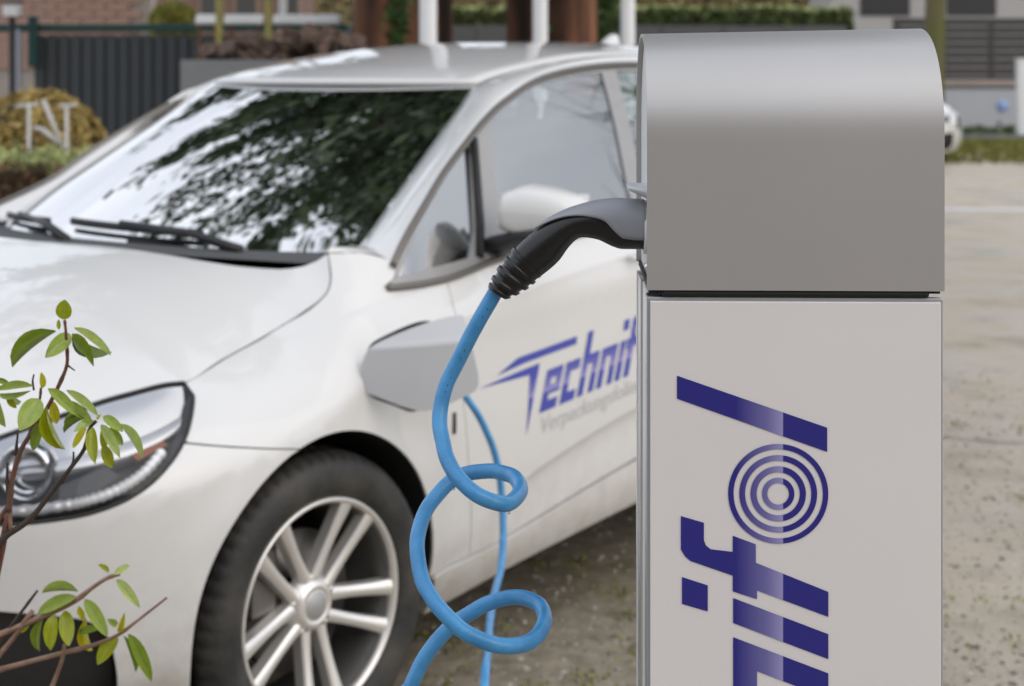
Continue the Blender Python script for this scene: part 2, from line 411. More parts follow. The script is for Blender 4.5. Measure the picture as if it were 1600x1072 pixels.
def inset(s, z):
    lo = pchip(z, [.10,.18,.25,.30,.36,.50,.65,.75], [.16,.10,.055,.035,.024,.014,.006,.004])
    S = pchip(s, [-.8,-.5,-.3,0,.2,.45,.8,1.6,3.2], [.60,.62,.66,.72,.80,.835,.85,.87,.88])
    A = pchip(s, [-.6,-.3,0,.2,.45,.8], [3.0,3.6,4.3,2.75,2.3,2.0])
    up = A*max(0., z-S)**1.8
    zb = S+.13
    if z > zb:
        u1 = A*.13**1.8+.43*(z-zb)+.28*max(0, z-1.22)**2; b = sstep(.10, .40, s); up = up*(1-b)+u1*b
    c = 0.
    d = pchip(s, [.3,.519,.687,.99,1.277,2.0,2.7], [.862,.885,.908,.934,.952,.975,.985])-z       # shoulder line, undercut below it
    if d > 0: c += .017*sstep(.28, .62, s)*(1-math.exp(-d/.045))*math.exp(-(d/.42)**2)
    d = pchip(s, [.5,.626,.745,.975,1.248,1.6], [.37,.406,.444,.488,.525,.55])-z                 # rising line low on the doors
    if d > 0: c += .011*sstep(.48, .85, s)*(1-sstep(2.0, 2.3, s))*(1-math.exp(-d/.022))*math.exp(-(d/.13)**2)
    d = z-pchip(s, [-.027,.082,.16,.295,.40], [.867,.893,.919,.940,.955])                        # fold on the fender top
    if d > 0: c += .0055*sstep(-.04, .06, s)*(1-sstep(.26, .40, s))*math.exp(-d/.022)*(1-math.exp(-d/.003))
    r = min(math.hypot(s, z-.335), math.hypot(s-2.67, z-.335)); fl = .012*math.exp(-((r-.37)/.06)**2)*sstep(.75, .55, z)
    return lo+up+c-fl
def side(s, z, off=0.):
    x, y, p = plan(s); i = inset(s, z)-off
    return np.array([x+math.sin(p)*i, y-math.cos(p)*i, z])
PSI = R(55.42)
CAR = empty('white_hatchback_car', (-1.116, 4.012, 0), PSI+math.pi)
tag(CAR, 'white compact family car with blue door lettering, parked behind the charging post', 'car')
def loc(p, sg=1):
    if sg < 0 and p[2] > .98:
        k = sstep(.98, 1.16, p[2]); p = (p[0]+.045*k*sstep(.50, .58, p[1]), p[1]-.135*k*sstep(.55, .72, p[1]), p[2])
    return (-p[0], p[1]*sg, p[2])
def loc_(p, sg=1): return (-p[0], p[1]*sg, p[2])          # car drawing frame -> object frame (x forward)
def skin(name, v, f, fn, m, parent, sg=1, flip=False, thick=.006):
    """panel over a smooth surface function: exact normals, turned-in edges"""
    h = 1e-3; P = []; N = []
    for a, b in v:
        p = np.array(fn(a, b))
        P.append(np.array(loc(p, sg)))
        q = np.cross(np.array(loc(fn(a+h, b), sg))-np.array(loc(fn(a-h, b), sg)), np.array(loc(fn(a, b+h), sg))-np.array(loc(fn(a, b-h), sg)))
        q = q/max(1e-12, np.linalg.norm(q))*(-1 if (sg < 0) != flip else 1); N.append(q)
    if (sg < 0) != flip: f = [list(reversed(q)) for q in f]
    V = [tuple(p) for p in P]; F = [tuple(q) for q in f]; NN = [tuple(n) for n in N]
    if thick:
        cnt = {}
        for q in f:
            for i in range(len(q)):
                e = (q[i], q[(i+1) % len(q)]); cnt[e] = cnt.get(e, 0)+1
        for (i, j) in [e for e in cnt if (e[1], e[0]) not in cnt]:
            k = len(V); t = P[j]-P[i]; rn = np.cross(t, (N[i]+N[j])/2); rn = rn/max(1e-12, np.linalg.norm(rn))
            V += [tuple(P[i]), tuple(P[j]), tuple(P[j]-N[j]*thick), tuple(P[i]-N[i]*thick)]; F.append((k+1, k, k+3, k+2)); NN += [tuple(rn)]*4
    o = obj(name, V, F, m, parent); o.data.normals_split_custom_set_from_vertices(NN); return o
def side_panel(name, poly, m, sg=1, off=0., step=.03, holes=(), gap=.0013, thick=.006, parent=None, fn=None, lines=()):
    v, f = patch2d(shrink(poly, gap) if gap else poly, step, holes, lines)
    return skin(name, v, f, fn or (lambda s, z: side(s, z, off)), m, parent or CAR, sg, False, thick)
def chain(*segs):
    out = []
    for sm, pts in segs:
        q = [tuple(p) for p in catmull(pts, 5)] if sm and len(pts) > 2 else list(pts)
        if out and np.hypot(out[-1][0]-q[0][0], out[-1][1]-q[0][1]) < 1e-4: q = q[1:]
        out += q
    return out
def arc(cx, cy, r, a0, a1, n=26): return [(cx+r*math.cos(R(a0+(a1-a0)*k/n)), cy+r*math.sin(R(a0+(a1-a0)*k/n))) for k in range(n+1)]
HL_TOP = [(-.297,.827),(-.349,.826),(-.434,.816),(-.535,.804),(-.661,.783),(-.779,.754),(-.88,.722)]
HL_BOT = [(-.292,.808),(-.317,.781),(-.361,.735),(-.404,.699),(-.454,.666),(-.505,.644),(-.563,.629),(-.613,.622),(-.738,.613),(-.83,.622),(-.905,.66),(-.88,.722)]
GAP = [(-.297,.827),(-.176,.854),(-.02,.886),(.068,.918),(.128,.952),(.167,.987),(.205,1.046)]
FLAP_HOLE = chain((True, [(.114,.785),(.148,.852),(.213,.875),(.337,.890),(.388,.866),(.402,.80),(.376,.730),(.290,.694),(.204,.722),(.124,.756),(.114,.785)]))[:-1]
DCUT = [(.478,.970),(.461,.925),(.454,.888),(.470,.75),(.495,.602),(.520,.44),(.532,.319)]
SILL_T = [(.37,.300),(.532,.304),(.662,.311),(.992,.354),(1.282,.386),(1.60,.40),(2.25,.40)]
a_r = math.degrees(math.asin((.300-.335)/.362)); a_s = 180-math.degrees(math.asin((.683-.335)/.362))
fender = chain((0, arc(0,.335,.362,a_r,a_s)), (0, [(-.10,.683),(-.355,.731)]), (1, list(reversed(HL_BOT[:3]))), (1, GAP), (1, [(.205,1.046),(.270,1.043),(.318,1.022),(.318,.992),(.284,.972)]),
               (0, [(.284,.972),(.30,.966),(.478,.966)]), (1, DCUT), (0, [(.532,.304),(.37,.300)]))
def arch_bot(cx): return
bumper = chain((0, arc(0,.335,.362,a_s,201)), (0, [(-.33,.17),(-.60,.16),(-1.0,.16),(S0+.002,.16),(S0+.002,.735),(-1.15,.735),(-1.0,.728),(-.905,.70)]),
               (1, list(reversed(HL_BOT[2:-1]))), (0, [(-.361,.731),(-.10,.683)]))
INTAKE = chain((1, [(-.98,.455),(-.80,.452),(-.62,.435),(-.548,.405),(-.520,.345),(-.512,.25),(-.56,.215),(-.80,.205),(-.98,.205),(-1.0,.33),(-.98,.455)]))[:-1]
KIDNEY = chain((1, [(-1.12,.69),(-1.36,.70),(-1.40,.60),(-1.36,.50),(-1.16,.50),(-1.10,.60),(-1.12,.69)]))[:-1]
front_door = chain((1, [(.478,.966),(.696,.992),(1.0,1.015),(1.372,1.037),(1.49,1.042)]), (1, [(1.49,1.042),(1.50,.85),(1.49,.6),(1.44,.398)]), (1, [(1.44,.393),(1.282,.386),(.992,.354),(.662,.311),(.532,.304)]), (1, list(reversed(DCUT))))
rear_door = chain((1, [(1.49,1.042),(1.9,1.055),(2.45,1.06)]), (1, [(2.45,1.06),(2.44,.9),(2.38,.78),(2.497,.654)]), (0, arc(2.67,.335,.362,118,171,10)), (0, [(2.30,.40),(1.60,.40),(1.44,.398)]), (1, [(1.44,.398),(1.49,.6),(1.50,.85),(1.49,1.042)]))
quarter = chain((0, [(2.45,1.06),(2.9,1.06),(S1-.002,1.0),(S1-.002,.18),(3.05,.18)]), (0, arc(2.67,.335,.362,-20,118,22)), (1, [(2.497,.654),(2.38,.78),(2.44,.9),(2.45,1.06)]))
sill = chain((1, SILL_T), (0, [(2.25,.40),(2.305,.39),(2.32,.22)]), (1, [(2.32,.22),(1.60,.255),(1.325,.25),(1.037,.235),(.757,.215),(.502,.185),(.42,.18)]), (0, [(.42,.18),(.37,.30)]))
L_SH = ([.3,.519,.687,.99,1.277,2.0,2.7], [.862,.885,.908,.934,.952,.975,.985]); L_LO = ([.5,.626,.745,.975,1.248,1.6], [.37,.406,.444,.488,.525,.55]); L_FE = ([-.027,.082,.16,.295,.40], [.867,.893,.919,.940,.955])
def crease(L, s0, s1, offs, st=.02): return [[(s, pchip(s, *L)+o) for s in np.arange(s0, s1, st)] for o in offs]
CR = crease(L_SH, .30, 2.7, (.004, -.004, -.018, -.04))+crease(L_LO, .5, 2.2, (.003, -.003, -.012, -.03))
CRF = crease(L_SH, .30, .5, (.004, -.004, -.018))+crease(L_FE, -.04, .40, (-.003, .003, .010, .024), .015)
for sg in (1, -1):
    fd = side_panel('fender', fender, paint, sg, holes=[FLAP_HOLE] if sg > 0 else [], lines=CRF)
    side_panel('bumper', bumper, paint, sg, holes=[INTAKE, KIDNEY])
    dr = side_panel('front_door', front_door, paint, sg, lines=CR)
    side_panel('rear_door', rear_door, paint, sg, step=.05, lines=CR)
    side_panel('rear_quarter', quarter, paint, sg, step=.05)
    side_panel('sill', sill, paint, sg, step=.05, gap=.0045, off=.007, thick=.02)
    side_panel('lower_intake', INTAKE, plastic_dark, sg, off=-.05, step=.05, gap=0, thick=0)
    side_panel('grille_backing', KIDNEY, plastic_dark, sg, off=-.05, step=.05, gap=0, thick=0)
    for k in range(7):
        s = -1.15-.035*k
        V, F = tube([loc(side(s, z, -.015), sg) for z in np.linspace(.51, .69, 6)], .006, 6)
        obj('grille_bar', V, F, chrome, CAR)
    if sg > 0: DOOR, FENDER = dr, fd
    V, F = tube([loc(side(s, z, .022), sg) for s, z in ((1.24,.945),(1.26,.947),(1.34,.950),(1.42,.953),(1.44,.952))], [.006,.014,.015,.014,.006], 10, flat=.6)
    obj('door_handle', V, F, paint, dr)

# hood (plan patch)
GX = [side(s, z) for s, z in GAP]; TX = [side(s, z) for s, z in HL_TOP]
edge = sorted([tuple(p) for p in GX+TX[1:]], key=lambda p: p[0])
NOSE = [(-.665,.42,.738),(-.735,.25,.737),(-.765,.1,.737),(-.772,0,.737)]
ex = [p[0] for p in edge]; ez = [p[2] for p in edge]; ey = [p[1] for p in edge]
def hood_z(x, y):
    ze = pchip(x, [-.80,-.70]+ex, [.700,.722]+ez); ye = pchip(x, [-.80,-.70]+ex, [.60,.585]+ey)
    zc = pchip(x, [-.78,-.70,-.6,-.45,-.3,-.15,0,.1,.25], [.74,.800,.860,.930,.985,1.028,1.056,1.061,1.063])
    q = min(1.15, abs(y)/ye)
    return ze+(zc-ze)*(1-q**3.0)
WSE = [(.375,.645,1.026),(.470,.628,1.086),(.572,.609,1.148),(.690,.585,1.217),(.815,.557,1.287),(.940,.530,1.354),(1.065,.507,1.417)]
WS = catmull(WSE, 5)
def ws_point(v, u):
    e = WS[0]; k = v*(len(WS)-1); i = min(int(k), len(WS)-2); e = WS[i]*(1-(k-i))+WS[i+1]*(k-i)
    b = .225*(1-v)+.145*v; c = .006*(1-v)+.012*math.sin(math.pi*v)
    return np.array([e[0]-b*(1-u*u), e[1]*u, e[2]+c*(1-u*u)])
cowl = [ws_point(0, u) for u in np.linspace(1, -1, 17)]
half = [(p[0], p[1]) for p in reversed(GX)] + [(p[0], p[1]) for p in TX[1:-1]] + [(p[0], p[1]) for p in NOSE]
hp = catmull(half, 4)
hp = [tuple(p) for p in hp] + [(p[0], -p[1]) for p in reversed(hp[:-1])]
rear_edge = [(-.038+.49*y*y, y) for y in np.linspace(-.700, .700, 17)]
hood_poly = hp+rear_edge[1:-1]
v, f = patch2d(shrink(hood_poly, .0018), .035)
skin('hood', v, f, lambda x, y: (x, y, hood_z(x, y)), paint, CAR, 1, True)
# nose panel between hood front edge and bumper
A_ = catmull([tuple(TX[-3]), tuple(TX[-2])]+NOSE, 6); B_ = catmull([tuple(side(q, z)) for q, z in ((-.80,.745),(-.905,.702),(-1.0,.728),(-1.15,.735),(-1.3,.735),(S0,.735))], 6)
tA = np.linspace(0, 1, len(A_)); tB = np.linspace(0, 1, len(B_)); tt = np.linspace(.1, 1, 30)
A_ = [np.array([np.interp(t, tA, [p[k] for p in A_]) for k in range(3)]) for t in tt]; A_ = [np.array([p[0]+.008, p[1], hood_z(p[0]+.008, p[1])-.003]) for p in A_]; B_ = [np.array([np.interp(t, tB, [p[k] for p in B_]) for k in range(3)])+np.array([.003,0,-.002]) for t in tt]
for sg in (1, -1):
    rows = [[loc_(a*(1-t)+b*t+np.array([-.010,0,.004])*math.sin(math.pi*t), sg) for t in np.linspace(0, 1, 6)] for a, b in zip(A_, B_)]
    obj('nose_panel', *loft(rows if sg < 0 else [list(reversed(r)) for r in rows]), paint, CAR)
# cowl and windscreen
hr = [(-.045+.49*(p[1]*1.08)**2, p[1]*1.08) for p in cowl]
V, F = loft([[loc((x, y, hood_z(x, y)-.012)) for x, y in hr], [loc((x*.6+p[0]*.4, y*.6+p[1]*.4, min(hood_z(x, y), p[2])-.022)) for (x, y), p in zip(hr, cowl)], [loc((p[0]+.0, p[1], p[2]-.004)) for p in cowl], [loc((p[0]+.06, p[1], p[2]+.0)) for p in cowl]])
obj('cowl_panel', V, F, plastic_dark, CAR)
us_ = np.linspace(1, -1, 25)
V, F = loft([[loc(ws_point(v, u)) for u in us_] for v in np.linspace(0, 1, 25)])
obj('windscreen', V, F, wind_glass, CAR)
band = []
for v0, v1 in ((-.012,.035),(.965,1.0)):
    band.append(loft([[loc(ws_point(max(0,min(1,v)), u)-np.array([-.003,0,.003])) for u in us_] for v in (v0, v1)]))
for sg in (1, -1):
    band.append(loft([[loc(ws_point(v, sg*u)-np.array([-.003,0,.003])) for v in np.linspace(0, 1, 25)] for u in (1, .945)]))
obj('windscreen_border', *merge(band), black_gloss, CAR)
for sg in (1, -1):        # body corner between hood, fender and windscreen
    A_ = catmull([side(*q, -.001) for q in ((.203,1.047),(.255,1.045),(.300,1.036),(.320,1.012),(.318,.985))], 4); B_ = catmull([np.array(q) for q in ((.225,.690,1.048),(.300,.664,1.040),(.352,.652,1.034),(.385,.645,1.040),(.42,.640,1.058))], 4)
    rows = [[loc(a*(1-t)+b*t+np.array([0,.010,.012])*math.sin(math.pi*t), sg) for t in np.linspace(0, 1, 6)] for a, b in zip(A_, B_)]
    obj('pillar_foot', *loft([r if sg > 0 else list(reversed(r)) for r in rows]), paint, CAR)
# roof, pillars, rails
WTOP = WSE+[(1.30,.520,1.462),(1.60,.530,1.492),(2.0,.535,1.502),(2.4,.530,1.498),(2.8,.515,1.478),(3.15,.495,1.43)]
TRIM = [(.290,.806,.985),(.376,.786,1.062),(.490,.762,1.140),(.599,.738,1.21),(.720,.715,1.275),(.84,.690,1.332),(.97,.667,1.380),(1.20,.638,1.440),(1.545,.624,1.472),(2.0,.620,1.472),(2.4,.615,1.460),(2.75,.605,1.430),(3.08,.59,1.36)]
Wc = catmull(WTOP, 6); Tc = catmull(TRIM, 6)
for sg in (1, -1):
    rows = []
    for a, b in zip(Wc, Tc):
        mid = np.array([0, .55, .45]); row = []
        for t in np.linspace(0, 1, 9):
            row.append(loc(a*(1-t)+b*t+np.array([-.25*(1 if a[0] < 1.2 else 0), .8, .55])*(.030 if sg > 0 else .006)*math.sin(math.pi*t)**.8, sg))
        rows.append(row if sg > 0 else list(reversed(row)))
    o = obj('roof_pillar', *loft(rows), paint, CAR); solid(o, .01)
    V, F = tube([loc(p+np.array([0,.004,0]), sg) for p in Tc[2:]], .0085, 8); obj('window_trim', V, F, trim_mat, CAR)
    belt = [(.284,.972),(.30,.966),(.478,.968),(.696,.994),(1.0,1.017),(1.372,1.039),(1.9,1.056),(2.45,1.062)]
    V, F = tube([loc(side(s, z, .004), sg) for s, z in catmull(belt, 5)], .0085, 8); obj('belt_trim', V, F, trim_mat, CAR)
rows = []
iw = 6*6
for k, a in enumerate(Wc[iw:]):
    t = k/(len(Wc)-iw-1); crown = .034*sstep(0, .35, t); bx_ = .16*(1-sstep(0, .30, t))
    rows.append([loc((a[0]-bx_*(1-u*u), a[1]*u, a[2]+crown*(1-u*u)+.006*(1-u**4)*sstep(0,.1,t))) for u in np.linspace(1, -1, 21)])
o = obj('roof', *loft(rows), paint, CAR); solid(o, .01)
# rear glass and hatch
re = Wc[-1]; rows = []
for t in np.linspace(0, 1, 8):
    rows.append([loc((re[0]+.34*t-.10*(u*u)*t+.03*(1-u*u), (re[1]*(1-t)+.74*t)*u, re[2]+.04*(1-u*u)*(1-t)-.42*t)) for u in np.linspace(1, -1, 13)])
obj('rear_window', *loft(rows), wind_glass, CAR)
# side glass, door frames, pillars
def win(name, pts, m, sg, off, thick, holes=(), gap=.001): return side_panel(name, pts, m, sg, off=off, step=.05, thick=thick, holes=holes, gap=gap)
trim_sz = [(.293,.985),(.376,1.062),(.490,1.140),(.599,1.21),(.720,1.275),(.84,1.332),(.97,1.380),(1.20,1.440),(1.545,1.472),(2.0,1.472),(2.4,1.46),(2.75,1.43)]
QG = [(.330,.988),(.593,1.006),(.640,1.06),(.742,1.262),(.735,1.27),(.600,1.195),(.45,1.095)]
MG = chain((0, [(.752,1.012),(1.40,1.052),(1.40,1.11)]), (0, [(1.40,1.11),(1.514,1.449)]), (1, [(1.514,1.449),(1.36,1.443),(1.17,1.420),(1.0,1.375),(.868,1.322)]), (0, [(.868,1.322),(.80,1.19),(.752,1.012)]))
RG = chain((0, [(1.46,1.055),(2.36,1.07),(2.48,1.20)]), (1, [(2.48,1.20),(2.46,1.34),(2.38,1.435)]), (1, [(2.38,1.435),(2.0,1.452),(1.60,1.455)]), (0, [(1.60,1.455),(1.46,1.055)]))
BG = chain((0, [(2.56,1.10),(2.86,1.12)]), (0, [(2.86,1.12),(2.80,1.33),(2.58,1.40),(2.55,1.25),(2.56,1.10)]))[:-1]
band = chain((1, trim_sz), (0, [(2.75,1.43),(2.95,1.30),(3.0,1.06),(2.45,1.06)]), (1, [(2.45,1.06),(1.9,1.054),(1.372,1.037),(1.0,1.015),(.696,.992),(.478,.966)]), (0, [(.478,.966),(.30,.968)]))
frame_grey = mat('door_frame_grey', (.30,.295,.29), .22, coat=.6, noise=.02)
for sg in (1, -1):
    win('window_frame', band, frame_grey, sg, -.004, .012, holes=[QG, MG[:-1], RG[:-1], BG])
    for g in (QG, MG[:-1], RG[:-1], BG): win('side_window', g, side_glass, sg, -.010, .0, gap=-.004)
    V, F = tube([loc(side(s, z, .002), sg) for s, z in ((.625,1.006),(.668,1.08),(.760,1.285))], .011, 8); obj('window_divider', V, F, rubber, CAR)
# antenna fin
rows = []
for t in np.linspace(0, 1, 10):
    h = .062*(sstep(0, .75, t))*(1-sstep(.86, 1.0, t)*.75); w = .030*(math.sin(math.pi*min(1, .15+t*.8))**.7)
    rows.append([loc((2.50+.17*t, w*math.cos(a), 1.532+h*math.sin(a)**.8-.006)) for a in np.linspace(0, math.pi, 11)])
rows.append([rows[-1][5]]*11)
obj('antenna_fin', *loft(rows), paint, CAR)
# door mirrors: cap, black foot, glass
for sg in (1, -1):
    rows = []
    for t in np.linspace(0, 1, 13):
        y = .875+.20*t
        sc = (1-(2*abs(t-.47))**4*.45) if t < 1 else .35
        top = 1.186-.012*t-.040*t**3; bot = 1.046+.012*t; cz = (top+bot)/2; hz = (top-bot)/2*(sc if t > .6 else (.70+.30*sstep(0,.25,t)))
        xf = .632+.055*t+.03*t**4+(0 if sg > 0 else .26); dp = .135*sc; y -= 0 if sg > 0 else .08
        row = []
        for a in np.linspace(0, 2*math.pi, 20, endpoint=False):
            ca, sa = math.cos(a), math.sin(a)
            xx = xf+dp*.5-dp*.5*(abs(ca)**.75)*(1 if ca > 0 else -1)*(1 if ca > 0 else .9)
            zz = cz+hz*(abs(sa)**.75)*(1 if sa > 0 else -1)
            row.append(loc((xx, y, zz), sg))
        row.append(row[0]); rows.append(row if sg > 0 else list(reversed(row)))
    c0 = [tuple(np.mean(rows[0][:-1], axis=0))]*21; c1 = [tuple(np.mean(rows[-1][:-1], axis=0))]*21
    mo = obj('door_mirror', *loft([c0]+rows+[c1]), paint, CAR)
    mx_ = 0 if sg > 0 else .26; my_ = 0 if sg > 0 else -.08
    V, F = tube([loc((x+mx_, y+my_, z), sg) for x, y, z in ((.70,.80,1.02),(.70,.86,1.036),(.70,.92,1.058),(.705,1.0,1.066),(.71,1.05,1.072))], [.05,.048,.050,.045,.02], 12, flat=.5)
    obj('mirror_foot', V, F, plastic_dark, mo)
    V, F = boxm(-.775-mx_, (.975+my_)*sg, 1.115, .004, .15, .085); obj('mirror_glass', V, F, chrome, mo, smooth=False)
# headlights
for sg in (1, -1):
    HR = empty('headlight'); HR.parent = CAR
    outline = chain((1, HL_TOP), (1, list(reversed(HL_BOT))))[:-1]
    outline = [p for i, p in enumerate(outline) if np.hypot(p[0]-outline[i-1][0], p[1]-outline[i-1][1]) > .003]
    side_panel('lens', outline, lens_glass, sg, off=.001, step=.03, gap=.004, thick=0, parent=HR)
    ol = resample(outline, .02); ol.append(ol[0])
    V, F = tube([loc(side(s, z, -.003), sg) for s, z in ol], .0048, 8, cap=False); obj('seal', V, F, rubber, HR)
    def wall_(d0, d1): return loft([[loc(side(s, z, d), sg) for s, z in ol] for d in (d0, d1)])
    obj('housing_wall', *wall_(-.004, -.085), mat('dark_satin', (.10,.10,.105), .35, metal=.5, noise=.02), HR)
    side_panel('housing', outline, plastic_dark, sg, off=-.085, step=.04, gap=0, thick=0, parent=HR)
    # bright upper brow: curved reflector band under the top edge
    T_ = catmull(HL_TOP, 5); rows = []
    for k, (s, z) in enumerate(T_):
        t = k/(len(T_)-1); w = .012+.060*math.sin(math.pi*min(1, .12+.8*t))**.8
        rows.append([loc(side(s-.002, z-.006-w*q, -.008-.030*q), sg) for q in np.linspace(0, 1, 6)])
    obj('brow_reflector', *loft(rows), mat('brow_chrome', (.44,.45,.47), .18, metal=1., noise=.02), HR)
    rows = []
    for k, (s, z) in enumerate(T_):
        t = k/(len(T_)-1); w = .012+.060*math.sin(math.pi*min(1, .12+.8*t))**.8; w2 = .045*math.sin(math.pi*min(1, .08+.9*t))**.8+.004
        rows.append([loc(side(s-.012*q, z-.006-w-w2*q, -.038+.016*math.sin(math.pi*q)-.03*q), sg) for q in np.linspace(0, 1, 6)])
    obj('inner_reflector', *loft(rows), mat('satin_reflector', (.55,.55,.57), .3, metal=.9, noise=.02), HR)
    # ribbed light strip along the lower edge
    B_ = catmull(HL_BOT[3:10], 8); P = []; rad = []
    for k, (s, z) in enumerate(B_):
        P.append(loc(side(s-.004, z+.020, -.012), sg)); rad.append(.0125 if k % 2 else .0095)
    V, F = tube(P, rad, 8); obj('light_strip', V, F, mat('clear_ribbed_plastic', (.85,.86,.88), .15, noise=.02), HR)
    for s_c, z_c, r_ in ((-.705,.694,.050),(-.815,.684,.042)):
        c = side(s_c, z_c, -.045); x_, y_, p_ = plan(s_c)
        out = Vector(loc((-math.sin(p_)*.6-.35, math.cos(p_)*.6, 0), sg)).normalized()
        q = out.to_track_quat('Y', 'Z').to_matrix().to_4x4(); M_ = Matrix.Translation(loc(c, sg)) @ q
        for nm, prof, mm in (('projector_bezel', [(r_*.80,-.05),(r_*1.08,-.03),(r_*1.12,.012),(r_*1.05,.022),(r_*.93,.018),(r_*.90,-.02)], chrome),):
            V, F = lathe(prof, 32); o = obj(nm, V, F, mm, HR); o.matrix_local = M_
        prof = [(0.0001, .030)]+[(r_*.9*math.sin(a), .030*math.cos(a)-.002) for a in np.linspace(.15, 1.5, 9)]+[(r_*.9,-.02),(.0001,-.02)]
        V, F = lathe(prof, 32); o = obj('projector_lens', V, F, ball_glass, HR); o.matrix_local = M_
        V, F = lathe([(.0001,-.028),(r_*.75,-.028)], 32); o = obj('projector_reflector', V, F, chrome, HR); o.matrix_local = M_
    V = [loc(side(s, z, d), sg) for s, z, d in ((-.63,.672,-.03),(-.53,.700,-.025),(-.505,.685,-.02),(-.56,.655,-.02),(-.63,.642,-.025))]
    obj('dark_divider', V, [(0,1,2,3,4)], black_gloss, HR, smooth=False)
    V = [loc(side(s, z, d), sg) for s, z, d in ((-.47,.715,-.03),(-.40,.735,-.02),(-.39,.728,-.018),(-.46,.705,-.025))]
    obj('amber_reflector', V, [(0,1,2,3)], mat('amber_plastic', (.35,.10,.04), .25, noise=.05), HR, smooth=False)
# wheels
def spoke(ang, r0, r1, sp0, sp1):
    # one bar from hub to rim; local wheel frame: y outward, angle measured in the x-z plane from +z towards -x (rear)
    rows = []
    for t in np.linspace(0, 1, 9):
        r = r0+(r1-r0)*t; off = sp0*(1-t)+sp1*t
        w = .0150-.0035*math.sin(math.pi*t)+.004*t; y = -.012-.022*math.sin(math.pi*(1-t)*.5)*(1-.2*t)+.006*t
        c = np.array([-math.sin(ang), 0, math.cos(ang)]); tv = np.array([-math.cos(ang), 0, -math.sin(ang)])
        ctr = c*r+tv*off; row = []
        for a, hgt in ((-1,-.030),(-.92,-.004),(-.62,.0),(0,.0015),(.62,.0),(.92,-.004),(1,-.030)):
            row.append(tuple(ctr+tv*w*a+np.array([0, y+hgt, 0])))
        rows.append(row)
    return loft(rows)
WH = empty('wheel'); WH.parent = CAR; WH.location = (0, .875, .326); WH.rotation_euler = (0, 0, R(-4.38))
def tmod(k, j):
    if 6 <= j <= 8: return -.006 if (k % 4 == 0) else 0
    if j in (9, 12, 13, 16, 17, 20): return -.006 if (k % 4 == 2) else 0
    return 0
prof = [(.226,-.018),(.231,-.005),(.239,.003),(.262,.010),(.290,.0095),(.306,.001),(.316,-.012),(.3225,-.026),(.3245,-.040),(.3255,-.056),(.3180,-.058),(.3180,-.066),(.3260,-.068),(.3262,-.090),(.3190,-.092),(.3190,-.100),(.3262,-.102),(.3258,-.128),(.3190,-.130),(.3190,-.138),(.325,-.142),(.319,-.170),(.300,-.188),(.262,-.200),(.226,-.185)]
V, F = lathe(prof, 240, mod=tmod); obj('tyre', V, F, tyre_mat, WH)
rim = empty('rim'); rim.parent = WH
V, F = lathe([(.214,-.020),(.218,-.006),(.2235,.0),(.2285,-.001),(.2300,-.006),(.2290,-.018),(.222,-.020)], 96, closed=True); obj('rim_lip', V, F, alloy, rim)
V, F = lathe([(.220,-.012),(.211,-.030),(.205,-.06),(.200,-.12),(.205,-.18)], 64); obj('rim_barrel', V, F, mat('rim_barrel_metal', (.14,.135,.125), .45, metal=.6, noise=.1), rim)
for k in range(5):
    a = R(-40+72*k)
    for s_ in (-1, 1):
        V, F = spoke(a, .050, .222, s_*.022, s_*.043); o = obj('spoke', V, F, alloy, rim); o.modifiers.new('split', 'EDGE_SPLIT').split_angle = R(35)
V, F = lathe([(.0001,-.024),(.030,-.025),(.033,-.027),(.036,-.024),(.044,-.024),(.050,-.030),(.064,-.045),(.066,-.06)], 48); obj('hub', V, F, alloy, rim)
V, F = lathe([(.0001,-.0215),(.027,-.0225),(.031,-.026)], 40); obj('hub_cap', V, F, mat('hub_cap_grey', (.42,.42,.42), .35, metal=.3, noise=.02), rim)
for k in range(5):
    a = R(-4+72*k); V, F = lathe([(.0001,-.034),(.006,-.034),(.007,-.05)], 8); o = obj('wheel_bolt', V, F, alloy, rim); o.location = (-.058*math.sin(a), 0, .058*math.cos(a))
V, F = lathe([(.06,-.085),(.150,-.085),(.150,-.105),(.06,-.105)], 64); obj('brake_disc', V, F, dark_metal, WH)
V, F = merge([boxm(.115, -.095, .07, .075, .075, .15)]); o = obj('brake_caliper', V, F, dark_metal, WH, smooth=False); bevel(o, .012)
for (x, y, rz) in ((0,-.875,R(180-4.38)), (-2.67,.875,0), (-2.67,-.875,R(180))):
    w2 = copy_tree(WH, CAR); w2.location = (x, y, .326); w2.rotation_euler = (0, 0, rz)
# wheel wells, underbody, cabin
for cx in (0, 2.67):
    for sg in (1, -1):
        rows = [[loc(side(cx+.364*math.cos(a), max(.12, .335+.364*math.sin(a)), -.010), sg) for a in np.linspace(-.45, math.pi+.45, 30)]]
        rows += [[(-cx-.372*math.cos(a), y*sg, .335+.372*math.sin(a)) for a in np.linspace(-.45, math.pi+.45, 30)] for y in (.60,.55)]
        rows.append([(-cx, .55*sg, .335)]*30); obj('wheel_well', *loft(rows), liner, CAR)
V, F = merge([boxm(-1.335, 0, .50, 1.85, 1.60, .42), boxm(.48, 0, .46, .30, .92, .44), boxm(0, 0, .56, .86, 1.06, .40), boxm(-2.67, 0, .56, .86, 1.06, .40), boxm(-3.1, 0, .60, .3, 1.2, .5)])
obj('underbody', V, F, liner, CAR, smooth=False)
rows = []
for u in np.linspace(1, -1, 13):
    rows.append([loc((x, .72*u, z+.02*(1-u*u))) for x, z in ((.24-.22*(1-u*u)+.0,1.015),(.45,1.02),(.72,1.0),(.86,.96),(.90,.88),(.88,.72))])
obj('dashboard', *loft(rows), interior, CAR)
